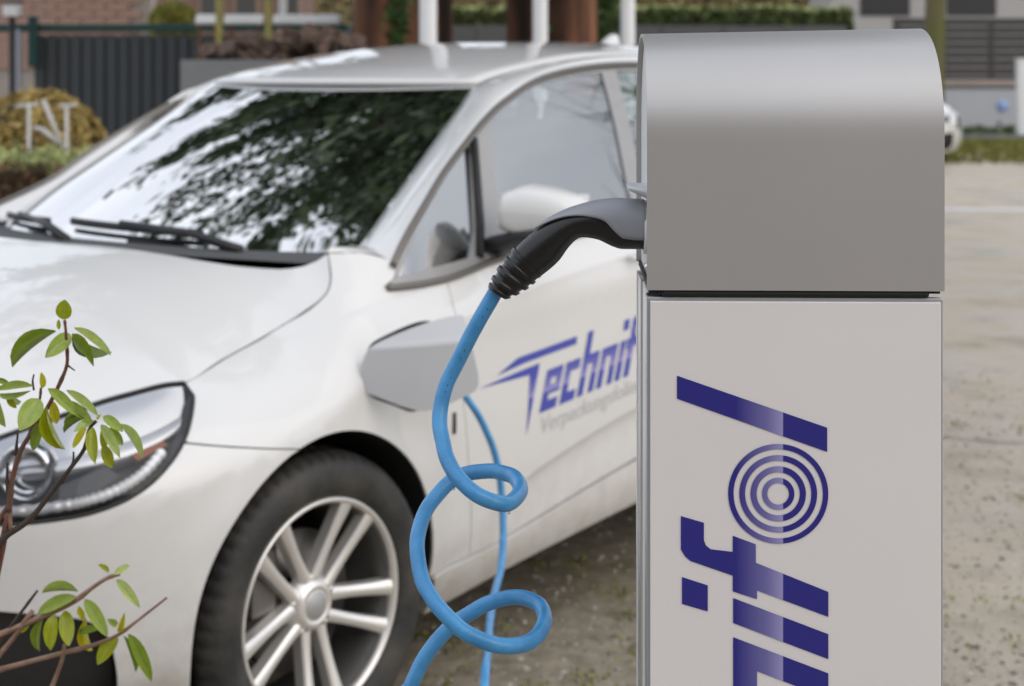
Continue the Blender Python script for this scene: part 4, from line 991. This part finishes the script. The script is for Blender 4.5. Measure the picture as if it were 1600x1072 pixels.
def limbs(h, z0, n, spread, r, seed):
    rg = np.random.default_rng(seed); parts = []; tips = []
    for k in range(n):
        z = z0+(h-z0)*(k+.5)/n; a = k*2.4+rg.random(); tt = (z-z0)/(h-z0); L = spread*(.44+.56*math.sin(math.pi*min(1, tt*1.2)))*(1-.35*tt)*(.75+.4*rg.random())
        P = [(0,0,z), (L*.4*math.cos(a), L*.4*math.sin(a), z+.10*L), (L*.75*math.cos(a+.1), L*.75*math.sin(a+.1), z+.05*L), (L*math.cos(a+.15), L*math.sin(a+.15), z-.10*L)]
        P = catmull(P, 4); parts.append(tube(P, [r*(1-.85*i/(len(P)-1)) for i in range(len(P))], 6)); tips.append(P)
    return merge(parts), tips
def evergreen(px, Y, r, label, bark, h=24., z0=3.6, spread=6.3, nl=110, nleaf=50000, seed=1, lean=(0,0), group=None):
    T = empty('evergreen_tree', (X_at(px, Y), Y, 0)); tag(T, label, 'tree', group)
    obj('trunk', *trunk_mesh(r, h, lean, seed), bark, T)
    (V, F), tips = limbs(h, z0, nl, spread, .06, seed+10); obj('limb', V, F, bark, T)
    rg = np.random.default_rng(seed+20); pts = []
    per = nleaf//len(tips)
    for P in tips:
        P = np.array(P); k = rg.random(per)**.6*(len(P)-1); i = np.minimum(k.astype(int), len(P)-2); q = P[i]*(1-(k-i))[:, None]+P[i+1]*(k-i)[:, None]
        w = .10+.24*(k/(len(P)-1)); pts.append(q+rg.normal(size=(per,3))*w[:, None]*np.array([1,1,.55])+np.array([0,0,-.1]))
    V, F = leaf_cloud(np.concatenate(pts), .13, var=.5); obj('crown', V, F, conif, T, smooth=False)
    return T
YT = 12.
evergreen(598, YT, .235, 'thick red-brown evergreen trunk left of the first white flagpole', bark_red, seed=3, group='evergreens behind the car')
evergreen(700, YT+.9, .085, 'slim brown evergreen trunk just right of the first white flagpole', bark_red, seed=5, h=19, spread=3.8, nl=55, nleaf=20000, group='evergreens behind the car')
evergreen(817, YT+.5, .095, 'slim brown evergreen trunk just left of the middle white flagpole', bark_red, seed=6, h=19, spread=3.6, nl=55, nleaf=20000, group='evergreens behind the car')
evergreen(886, YT+.2, .165, 'red-brown evergreen trunk right of the middle white flagpole', bark_red, seed=8, h=22, spread=4.8, nl=75, nleaf=32000, group='evergreens behind the car')
evergreen(945, YT+1.1, .11, 'green mossy evergreen trunk left of the rightmost white flagpole', bark_ivy, seed=9, h=18, spread=3.8, nl=50, nleaf=18000, group='evergreens behind the car')
def ivy(px, Y, r, a0, a1, z1, n, seed):
    rg = np.random.default_rng(seed); a = rg.uniform(a0, a1, n)+rg.normal(size=n)*.08; z = rg.uniform(.05, z1, n); rr = r*1.12+np.abs(rg.normal(size=n))*.03
    V, F = leaf_cloud(np.stack([rr*np.cos(a), rr*np.sin(a), z], 1), .035); T = [o for o in C.objects if o.name.startswith('evergreen_tree') and abs(o.location.x-X_at(px, Y)) < .01][0]
    obj('ivy', V, F, mat('ivy_leaf', (.045,.10,.022), .5, island=.6, sub=.15), T, smooth=False)
ivy(598, YT, .235, -1.35, -.85, 3.2, 1500, 61); ivy(945, YT+1.1, .11, -2.6, -.6, 3.2, 1300, 62); ivy(886, YT+.2, .165, -2.9, -2.4, 3.0, 500, 63)
# bare mossy tree behind the post
Y = 27.; T = empty('bare_tree', (X_at(1457, Y), Y, 0)); tag(T, 'bare tree with moss-green trunk rising behind the charging post', 'tree')
obj('trunk', *trunk_mesh(.185, 9., (.1,.2), 4, 1.15), bark_moss, T)
(V, F), tips = limbs(9., 2.9, 26, 4.2, .07, 44); obj('limb', V, F, bark_moss, T)
tw = []; rg = np.random.default_rng(5)
for P in tips:
    for k in range(9):
        i = rg.integers(3, len(P)); a = np.array(P[i]); d = rg.normal(size=3)*.5+np.array([0,0,.45]); tw.append(tube([a, a+d*.5, a+d*1.1+rg.normal(size=3)*.1], [.014,.009,.004], 4))
obj('twigs', *merge(tw), bark_moss, T)
T2 = empty('bare_tree', (17., 17., 0)); tag(T2, 'bare leafless tree out of the picture on the right', 'tree')
obj('trunk', *trunk_mesh(.20, 11., (.2,.1), 14, 1.2), bark_moss, T2)
(V, F), tips = limbs(11., 2.6, 34, 4.6, .045, 54); obj('limb', V, F, bark_moss, T2)
tw = []
for P in tips:
    for k in range(12):
        i = rg.integers(3, len(P)); a = np.array(P[i]); d = rg.normal(size=3)*.6+np.array([0,0,.4]); tw.append(tube([a, a+d*.5, a+d*1.1+rg.normal(size=3)*.1], [.016,.010,.004], 4))
obj('twigs', *merge(tw), bark_moss, T2)
# flagpoles
for px, w, Y, lab in ((669, 27, 9.2, 'white flagpole in front of the thick red-brown trunk, leftmost of three'), (844, 23, 9.9, 'white flagpole in the middle of the three behind the car roof'), (981, 22, 10.3, 'white flagpole beside the charging post, rightmost of three')):
    fpn = empty('flagpole', (X_at(px, Y), Y, 0)); tag(fpn, lab, 'flagpole', 'white flagpoles behind the car'); r = w/2*Y/FOC
    V, F = lathe([(r*1.9,0),(r*1.9,.05),(r*1.1,.06),(r,.1),(r,3.5),(r*.7,7.8),(r*.7,8.),(.001,8.02)], 20, axis='z'); obj('pole', V, F, white_paint, fpn)
    V, F = lathe([(.001,.07),(.05,.05),(.07,0),(.05,-.05),(.001,-.07)], 16, axis='z'); o = obj('finial', V, F, white_paint, fpn); o.location = (0,0,8.07)
# slatted fence on the left with green rail and posts
Y = 13.; FN = empty('slatted_fence', (X_at(190, Y), Y, 0)); tag(FN, 'slate grey fence of upright slats with dark green top rail', 'fence')
sp = 18.7*Y/FOC; zt = Z_at(48, Y); proto_s = None
for k in range(26):
    x = X_at(53, Y)+sp*(k+.5)-FN.location.x
    if proto_s is None: proto_s = box('slat', (0, 0, zt/2), (sp*.86, .03, zt-.06), fence_mat, FN, .006); o = proto_s
    else: o = proto_s.copy(); C.objects.link(o); o.parent = FN
    o.location = (x, random.uniform(-.004,.004), 0)
xl, xr = X_at(-40, Y)-FN.location.x, X_at(545, Y)-FN.location.x
box('top_rail', ((xl+xr)/2, -.03, Z_at(43.5, Y)), (xr-xl, .07, .060), green_mat, FN, .006)
box('backing_sheet', ((X_at(53, Y)-FN.location.x+xr)/2, .05, zt/2), (xr-(X_at(53, Y)-FN.location.x), .01, zt-.1), mat('fence_backing', (.030,.034,.036), .8, noise=.1), FN)
box('green_post', (X_at(57, Y)-FN.location.x, -.09, Z_at(65, Y)), (.075, .05, .40), green_mat, FN, .008)
box('grey_post', (X_at(30, Y)-FN.location.x, -.05, Z_at(48, Y)/2), (.062, .062, Z_at(46, Y)), mat('pale_grey_post', (.40,.41,.46), .6, noise=.05), FN, .006)
# pink brick house behind the fence: each brick a piece
Y = 17.; HW = empty('brick_house', (X_at(120, Y), Y, 0)); tag(HW, 'pink brick house wall showing above the slatted fence', 'building')
x0, x1 = X_at(-60, Y)-HW.location.x, X_at(236, Y)-HW.location.x
box('wall', ((x0+x1)/2, .13, 1.75), (x1-x0, .20, 3.5), mortar_m, HW)
bproto = None; bw, bh = .235, .066
for r_ in range(16):
    z = 1.46+r_*.075
    for c_ in range(9):
        x = x0+.12+c_*.245+(.12 if r_ % 2 else 0)
        if x+bw/2 > x1: continue
        if bproto is None: bproto = box('brick', (0,0,0), (bw, .05, bh), brick_m, HW, .004); o = bproto
        else: o = bproto.copy(); C.objects.link(o); o.parent = HW
        o.location = (x, .012+random.uniform(-.004,.004), z)
box('roof', ((x0+x1)/2, .15, 3.56), (x1-x0+.4, .8, .12), dark_slat, HW)
# small white lamp on the fence corner
Y = 12.7; q = at(19, 16, Y); LP = empty('wall_lantern', (q.x, q.y, 0)); tag(LP, 'small white box lantern above the fence corner, top left', 'lantern')
box('lantern_box', (0, 0, q.z), (.12, .10, .10), white_paint, LP, .012); box('lantern_roof', (0, 0, q.z+.062), (.16, .14, .02), plastic_dark, LP, .004)
V, F = tube([(0,0,0),(0,0,q.z-.05)], .025, 10); obj('post', V, F, plastic_dark, LP)
# shrubs, hedges
def core_mesh(rx, ry, rz, seed, nu=22, nv_=14):
    rg = np.random.default_rng(seed); ph = rg.random(6)*6; rows = []
    for v in np.linspace(0, 1, nv_):
        th = v*math.pi*.62; row = []
        for u in np.linspace(0, 2*math.pi, nu):
            k = 1+.05*math.sin(3*u+ph[0])*math.sin(th*2)+.04*math.sin(5*u+ph[1]+4*th)
            row.append((rx*k*math.sin(th)*math.cos(u), ry*k*math.sin(th)*math.sin(u), rz*k*math.cos(th)))
        rows.append(row)
    return loft(rows)
def round_bush(name, px, py, Y, rx, rz, label, m_, n, size, seed, cat='bush', group=None):
    c = at(px, py, Y); T = empty(name, (c.x, c.y, 0)); tag(T, label, cat, group)
    V, F = core_mesh(rx*.93, rx*.93, rz*.93, seed); V = [(x, y, z+c.z) for x, y, z in V]; obj('inner_twigs', V, F, mat('bush_core', (.05,.035,.018), .9, noise=.3, nscale=9), T)
    V, F = tube([(0,0,-.02),(.02,0,c.z*.5),(0,0,c.z)], [.05,.045,.03], 8); obj('trunk', V, F, bark_red, T)
    rg = np.random.default_rng(seed); d = rg.normal(size=(n,3)); d /= np.linalg.norm(d, axis=1, keepdims=True); d = d[d[:,2] > -.45]; k = 1+rg.normal(size=(len(d),1))*.035-.05*rg.random((len(d),1))
    k += .05*np.sin(5*np.arctan2(d[:,1],d[:,0])+4*d[:,2])[:,None]
    pts = d*k*np.array([rx,rx,rz])+np.array([0,0,c.z]); V, F = leaf_cloud(pts, size, nrm=d); obj('foliage', V, F, m_, T, smooth=False); return T
round_bush('clipped_bush', 62, 226, 9.6, .345, .30, 'round clipped brown-green bush behind the white metal frame', olive_leaf, 9000, .022, 11)
round_bush('clipped_bush', -75, 235, 10.2, .33, .30, 'brownish clipped bush cut by the left picture edge', olive_leaf, 5000, .022, 12)
round_bush('golden_conifer', 272, 40, 15., .22, .20, 'small golden green conifer peeping over the slatted fence', yelgreen, 3500, .03, 13)
def hedge(name, x0, x1, y0, y1, z0, z1, m_, n, size, label, seed, top=None, lower=None, kindm='hedge'):
    T = empty(name, ((x0+x1)/2, (y0+y1)/2, 0)); tag(T, label, kindm); ox, oy = T.location.x, T.location.y
    box('inner_twigs', (0, 0, (z0+z1)/2-.02), (x1-x0-.05, y1-y0-.05, z1-z0-.06), mat('bush_core', (.05,.035,.018), .9), T)
    rg = np.random.default_rng(seed); P = []; N = []
    Ax = (x1-x0)*(z1-z0); At_ = (x1-x0)*(y1-y0); As = (y1-y0)*(z1-z0); tot = Ax+At_+2*As
    def put(k, f, nrm): 
        a = rg.random((k,2)); q = f(a)+rg.normal(size=(k,3))*.02; P.append(q); N.append(np.tile(nrm, (k,1)))
    put(int(n*Ax/tot), lambda a: np.stack([x0+(x1-x0)*a[:,0]-ox, np.full(len(a), y0-oy), z0+(z1-z0)*a[:,1]], 1), [0,-1,0])
    put(int(n*As/tot), lambda a: np.stack([np.full(len(a), x0-ox), y0+(y1-y0)*a[:,0]-oy, z0+(z1-z0)*a[:,1]], 1), [-1,0,0])
    put(int(n*As/tot), lambda a: np.stack([np.full(len(a), x1-ox), y0+(y1-y0)*a[:,0]-oy, z0+(z1-z0)*a[:,1]], 1), [1,0,0])
    V, F = leaf_cloud(np.concatenate(P), size, nrm=np.concatenate(N)); obj('side_foliage', V, F, lower or m_, T, smooth=False)
    k = int(n*At_/tot)+200; a = rg.random((k,2)); q = np.stack([x0+(x1-x0)*a[:,0]-ox, y0+(y1-y0)*a[:,1]-oy, z1+.02*np.sin(a[:,0]*25)+rg.normal(size=k)*.02], 1)
    V, F = leaf_cloud(q, size, nrm=np.tile([0,0,1.], (k,1))); obj('top_foliage', V, F, top or m_, T, smooth=False)
    return T
Y = 8.2
hedge('low_hedge', X_at(-120, Y), X_at(175, Y), Y-.1, Y+.55, 0, Z_at(252, Y), pale_leaf, 9000, .020, 'low hedge with pale green top and brown sides at the left edge', 21, top=pale_leaf, lower=brown_leaf)
# white metal frame in front of the round bush
Y = 9.0; q = at(72, 200, Y); WF = empty('garden_frame', (q.x, q.y, 0)); tag(WF, 'white metal garden frame with diagonal braces before the round bush', 'frame')
def bar(nm, a, b, r=.010):
    A, B = at(*a, Y), at(*b, Y); V, F = tube([A-WF.location, B-WF.location], r, 8); obj(nm, V, F, mat('weathered_white_metal', (.58,.57,.55), .6, noise=.1, nscale=12), WF)
bar('leg', (45,160), (46,420)); bar('leg', (104,163), (106,420)); bar('top_bar', (24,166), (60,164), .010); bar('top_bar', (92,167), (120,164), .010)
bar('brace', (68,156), (100,236), .013); bar('brace', (52,200), (66,202), .012); bar('brace', (66,202), (92,224), .014)
# rail, yellow poles
Y = 12.2
for x0, x1, lab in ((303,343,'short white barrier board left of the first yellow pole'), (348,414,'white barrier board between the two yellow poles'), (424,534,'longest white barrier board, right of the yellow poles')):
    a, b = at(x0+3, 30.5, Y), at(x1-3, 30.5, Y); BB = empty('barrier_board', ((a.x+b.x)/2, Y, 0)); tag(BB, lab, 'barrier', 'white barrier boards above the rubble')
    bo = box('board', (0, 0, 0), (b.x-a.x, .03, 19*Y/FOC), mat('bright_white_board', (.92,.92,.92), .5, noise=.02), BB, .006); bo.location = (0, 0, a.z); bo.rotation_euler = (R(-48), 0, 0)
    for s_ in (-.35, .35): V, F = tube([(s_*(b.x-a.x), .03, 0), (s_*(b.x-a.x), .03, a.z)], .012, 8); obj('stake', V, F, bark_red, BB)
for px, w, lab in ((341,11,'yellowish pole at the left end of the rubble heap'), (418,11,'yellowish pole rising from the middle of the rubble heap')):
    Yp = 12.; V, F = tube([(X_at(px, Yp), Yp, 0), (X_at(px+1, Yp)+.005, Yp, 1.2), (X_at(px, Yp), Yp, 3.2)], w/2*Yp/FOC, 10); o = obj('yellow_pole', V, F, yellow_m); tag(o, lab, 'pole', 'yellowish poles in the planter')
Yp = 16.; V, F = tube([(X_at(442, Yp), Yp, 0), (X_at(442, Yp), Yp, 4)], .036, 10); o = obj('white_pole', V, F, white_paint); tag(o, 'thin white pole standing behind the longest barrier board', 'pole')
# planter with rubble
Y = 11.; PLN = empty('concrete_planter', (X_at(450, Y), Y, 0)); tag(PLN, 'grey concrete planter trough holding the brown rubble', 'planter')
pw = X_at(600, Y)-X_at(306, Y); pz = Z_at(94, Y)
for nm, c_, s_ in (('front_wall', (0,-.42,pz/2), (pw,.08,pz)), ('back_wall', (0,.42,pz/2), (pw,.08,pz)), ('end_wall', (-pw/2+.041,0,pz/2-.002), (.08,.755,pz-.004)), ('end_wall', (pw/2-.041,0,pz/2-.002), (.08,.755,pz-.004)), ('soil', (0,0,pz-.10), (pw-.17,.75,.05))):
    box(nm, c_, s_, concrete if nm != 'soil' else mat('dark_soil', (.04,.028,.02), .95, noise=.3, nscale=20), PLN, .008)
rr = np.random.default_rng(9); RK = []
spots = [(338,84,17),(365,80,20),(392,88,15),(398,66,17),(424,82,20),(450,64,20),(462,84,19),(480,56,16),(495,74,21),(520,62,20),(530,82,18),(548,72,17),(560,86,15),(378,66,11),(438,94,12)]
words = ['leftmost rough brown rock of the heap', 'brown rock beside the leftmost one', 'small brown rock low in the left part', 'brown rock just under the barrier left of the second yellow pole', 'brown rock at the foot of the second yellow pole', 'upper brown rock right of the second yellow pole', 'lower brown rock right of the second yellow pole', 'topmost brown rock of the heap', 'large brown rock in the middle right of the heap', 'high brown rock near the thick trunk', 'low brown rock near the thick trunk', 'brown rock leaning towards the thick trunk', 'rightmost small brown rock by the thick trunk', 'small high brown rock near the first yellow pole', 'flat brown rock on the planter rim']
for (px, py, r), lab in zip(spots, words):
    Yr = Y+rr.uniform(-.25,.25); c = at(px, py, Yr); V, F = [], []
    bm = bmesh.new(); bmesh.ops.create_icosphere(bm, subdivisions=3, radius=1); ph = rr.random(6)*6
    for v in bm.verts:
        p = v.co; k = 1+.22*math.sin(3*p.x+ph[0])*math.sin(3*p.y+ph[1])+.16*math.sin(6*p.z+ph[2]+3*p.x)+.10*math.sin(11*p.y+ph[3])*math.sin(9*p.x+ph[4]); v.co = p*k
    me = bpy.data.meshes.new('rock'); bm.to_mesh(me); bm.free(); me.materials.append(rock_m); o = bpy.data.objects.new('rock', me); C.objects.link(o)
    s_ = r*Yr/FOC*1.15; o.scale = (s_*1.2, s_, s_*.85); o.location = c; o.rotation_euler = (rr.random()*.5, rr.random()*.5, rr.random()*6); tag(o, lab, 'rock', 'brown rocks heaped in the planter')
# far backdrop: tan beech hedge, brown house
Y = 46.
hedge('beech_hedge', X_at(395, Y), X_at(1335, Y), Y, Y+1.5, 0, 5.2, mat('tan_beech_foliage', (.30,.25,.12), .7, island=.5, sub=.15), 22000, .11, 'tall tan beech hedge far behind the flagpoles', 41)
Y = 30.; BH = empty('brown_house', (X_at(300, Y), Y, 0)); tag(BH, 'brown brick house behind the barrier boards, upper left', 'building')
w_ = X_at(470, Y)-X_at(150, Y); box('wall', (0, 1.5, 2.6), (w_, 3., 5.2), mat('brown_brick_wall', (.20,.125,.095), .85, noise=.2, nscale=6, bump=.3, bscale=40), BH)
for px in (330, 385, 450):
    wn_ = box('window', (X_at(px, Y)-BH.location.x, -.01, 2.75), (.46,.05,1.1), mat('tan_window_frame', (.30,.22,.17), .7, noise=.1), BH, .01); box('pane', (X_at(px, Y)-BH.location.x, -.04, 2.75), (.36,.02,1.0), mat('dim_pane', (.07,.065,.06), .3, noise=.05), wn_)
box('roof', (0, 1.5, 5.3), (w_+.6, 3.8, .25), dark_slat, BH, .02)
# unseen building added behind the camera to darken front faces and reflections
BB_ = empty('added_brick_building', (0, -12.5, 0)); tag(BB_, 'unseen long brown brick building, added behind the camera to darken reflections', 'building')
box('wall', (0, 0, 3.2), (34., 1., 6.4), mat('dark_brown_brick', (.28,.215,.18), .85, noise=.2, nscale=5, bump=.3, bscale=40), BB_)
for k in range(9): wn_ = box('window', (-14+3.5*k, .51, 1.9), (1.4,.04,1.5), white_paint, BB_, .01); box('pane', (-14+3.5*k, .54, 1.9), (1.25,.03,1.35), black_gloss, wn_)
box('roof_edge', (0, 0, 6.5), (34.6, 1.6, .2), dark_slat, BB_)
# far side of the yard: hedge, dark low wall, road
Y = 30.
hedge('long_hedge', X_at(640, Y), X_at(1330, Y), Y, Y+1.2, 0, Z_at(14, Y), hedge_leaf, 16000, .075, 'long green hedge running behind the trunks and the post', 31, top=pale_leaf)
Y = 26.
W1 = empty('low_dark_wall', (X_at(880, Y), Y, 0)); tag(W1, 'low dark grey wall below the long green hedge', 'wall')
zt = Z_at(40, Y)
for r_ in range(5):
    for c_ in range(9):
        w_ = (X_at(1425, Y)-X_at(560, Y))/9; hh = zt/5
        box('block', ((c_-4)*w_+(0 if r_ % 2 else .08), 0, hh*(r_+.5)), (w_-.012, .3, hh-.012), mat('dark_wall_block', (.085,.085,.09), .8, noise=.15, nscale=2), W1, .01)
# right: pale wall with tan coping and charcoal board fence
Y = 35.; xa, xb = X_at(1405, Y), X_at(1720, Y); RW = empty('pale_wall', ((xa+xb)/2, Y, 0)); tag(RW, 'pale grey low wall with tan coping at the right edge', 'wall')
zw = Z_at(139, Y); box('wall_face', (0, 0, zw/2), (xb-xa, .25, zw), render_m, RW, .01); box('dark_band', (0, -.01, zw+.04), (xb-xa, .26, .08), mat('band_grey', (.22,.22,.23), .8, noise=.1), RW, .01); box('coping', (0, -.02, zw+.13), (xb-xa, .32, .10), coping_m, RW, .01)
V, F = lathe([(.001,.02),(.11,.02),(.12,0)], 24); o = obj('blue_sign', V, F, mat('blue_sign_face', (.30,.42,.75), .5, noise=.05), RW); c = at(1564, 165, Y); o.location = (c.x-RW.location.x, -.135, c.z); o.rotation_euler = (0,0,R(180))
Yb = 35.6; BF = empty('board_fence', ((xa+xb)/2, Yb, 0)); tag(BF, 'charcoal fence of horizontal boards above the pale wall', 'fence'); z0 = zw+.10
for k in range(8):
    hh = (Z_at(28, Yb)-z0)/8; box('board', (0, random.uniform(-.01,.01), z0+hh*(k+.5)), (xb-xa, .04, hh-.018), dark_slat, BF, .005)
for k in range(5): box('fence_post', (-(xb-xa)/2+.1+k*(xb-xa-.2)/4, .07, Z_at(30, Yb)/2), (.10,.08,Z_at(30, Yb)), dark_slat, BF)
Yc = 42.; GH = empty('grey_building', (X_at(1560, Yc), Yc, 0)); tag(GH, 'pale grey building with flat roof behind the board fence, top right', 'building')
box('wall', (0, 0, 2.2), (9., 3., 4.4), mat('pale_building', (.36,.35,.34), .8, noise=.05), GH); box('roof_edge', (0, -.1, 4.5), (9.4, 3.4, .2), dark_slat, GH)
for k in range(4): wv = box('window', (-3.2+2.1*k, -1.505, 3.2), (1.2,.05,1.1), plastic_dark, GH); 
Y = 32.5; q = X_at(1597, Y); BO = empty('white_post', (q, Y, 0)); tag(BO, 'white square post at the right picture edge before the pale wall', 'post')
box('shaft', (0,0,.02), (.26,.26,.04), concrete, BO); box('post_body', (0,0,Z_at(95, Y)/2+.02), (.20,.20,Z_at(95, Y)), white_paint, BO, .01); box('post_cap', (0,0,Z_at(95, Y)+.035), (.23,.23,.03), white_paint, BO, .008)
# moss strip and grass at the foot of the wall, kerb
xa2, xb2 = X_at(1300, 33), X_at(1900, 33)
box('kerb', ((xa2+xb2)/2, 32.2, .05), (xb2-xa2, .16, .12), concrete, kind='structure')
n = 26000; P = np.stack([rng.uniform(xa2, xb2, n), rng.uniform(24.5, 32.0, n), np.abs(rng.normal(size=n))*.02+.01], 1); dens = rng.random(n) < .25+.75*((P[:,1]-24.5)/7.5); P = P[dens]
V, F = leaf_cloud(P, .045); o = obj('grass', V, F, mat('mossy_grass', (.17,.17,.035), .8, island=.5, sub=.2), smooth=False, kind='stuff'); tag(o, 'thin yellow-green mossy grass before the pale wall')
n = 6000; P = np.stack([rng.uniform(xa2, xb2, n), rng.uniform(32.4, 34.7, n), np.abs(rng.normal(size=n))*.06+.04], 1)
V, F = leaf_cloud(P, .07); o = obj('ground_cover', V, F, hedge_leaf, smooth=False, kind='stuff'); tag(o, 'dark green ground cover strip along the pale wall foot')
# white car far right behind the post: the same body, smaller in view
Yc = 25.2
CAR2 = copy_tree(CAR); tag(CAR2, 'far white car half hidden behind the right edge of the charging post', 'car')
CAR2.name = 'parked_car'
def drop(o, names):
    for ch in list(o.children):
        if ch.name.split('.')[0] in names:
            for g in list(ch.children_recursive): bpy.data.objects.remove(g)
            bpy.data.objects.remove(ch)
        else: drop(ch, names)
drop(CAR2, ('letter', 'small_lettering', 'charging_flap', 'parking_card', 'wheel_bolt', 'hub_cap', 'grille_bar', 'brake_disc', 'brake_caliper', 'light_strip', 'amber_reflector', 'dark_divider'))
CAR2.rotation_euler = (0, 0, R(-20)); CAR2.location = (X_at(1478, Yc)-.56, Yc+.2, 0)
# loose stones, grit and moss on the yard surface
def in_view(n, y0, y1, pxa, pxb):
    Yv = y0+(y1-y0)*rng.random(n)**1.6; return np.stack([(rng.uniform(pxa, pxb, n)-800)/FOC*Yv, Yv], 1)
st = np.concatenate([in_view(2600, 3.6, 8, 1430, 1750), in_view(2600, 3.3, 7, 520, 1120), in_view(800, 3.3, 6, 1120, 1430)])
base_v = np.array([(-1,-1,0),(1,-1,0),(1,1,0),(-1,1,0),(-.6,-.6,.8),(.6,-.6,.8),(.6,.6,.8),(-.6,.6,.8)]); base_f = [(0,1,5,4),(1,2,6,5),(2,3,7,6),(3,0,4,7),(4,5,6,7)]
V = []; F = []
for k, (x, y) in enumerate(st):
    s_ = .0025+.0055*rng.random()**3; a = rng.random()*6.28; ca_, sa_ = math.cos(a), math.sin(a); b = base_v*s_*np.array([1.2,.9,.7])+rng.normal(size=(8,3))*s_*.18; b[:4,2] = -.001
    for p in b: V.append((x+p[0]*ca_-p[1]*sa_, y+p[0]*sa_+p[1]*ca_, p[2]))
    F += [tuple(i+8*k for i in q) for q in base_f]
o = obj('loose_grit', V, F, mat('grit_stone', (.30,.275,.24), .8, island=.6), smooth=False, kind='stuff'); tag(o, 'loose grit and small stones on the yard')
c = np.concatenate([in_view(26, 3.6, 7, 1430, 1750), in_view(150, 3.3, 6.5, 520, 1120)]); P = []
for x, y in c:
    k = rng.integers(8, 45); P.append(np.stack([x+rng.normal(size=k)*.022, y+rng.normal(size=k)*.035, np.abs(rng.normal(size=k))*.006+.002], 1))
V, F = leaf_cloud(np.concatenate(P), .007); o = obj('moss_tufts', V, F, mat('yard_moss', (.23,.23,.06), .85, island=.5, sub=.15), smooth=False, kind='stuff'); tag(o, 'moss and tiny weeds growing in the yard surface')

# a cracked joint in the yard surface and a pale strip painted for light on a wet patch farther back
J = []; rgj = np.random.default_rng(3)
for k, t in enumerate(np.linspace(0, 1, 26)):
    Yj = 6.52-.16*t+.02*math.sin(9*t); x = 1.55+1.1*t; w = .004+.008*rgj.random()**2; Yj += .03*math.sin(5.3*t+1)+.012*rgj.normal(); J.append([(x, Yj-w, .004), (x, Yj+w, .004)])
obj('pavement_joint', *loft(J), mat('dark_joint', (.16,.13,.10), .95, noise=.3, nscale=30), kind='structure')
J = []
for t in np.linspace(0, 1, 20):
    x = 4.3+2.6*t; Yj = 16.9-.35*t; w = .14+.05*rgj.random(); J.append([(x, Yj-w, .004), (x, Yj+w, .004)])
obj('wet_glint_strip', *loft(J), mat('pale_wet_glint', (.62,.61,.60), .55, noise=.15, nscale=6), kind='structure')
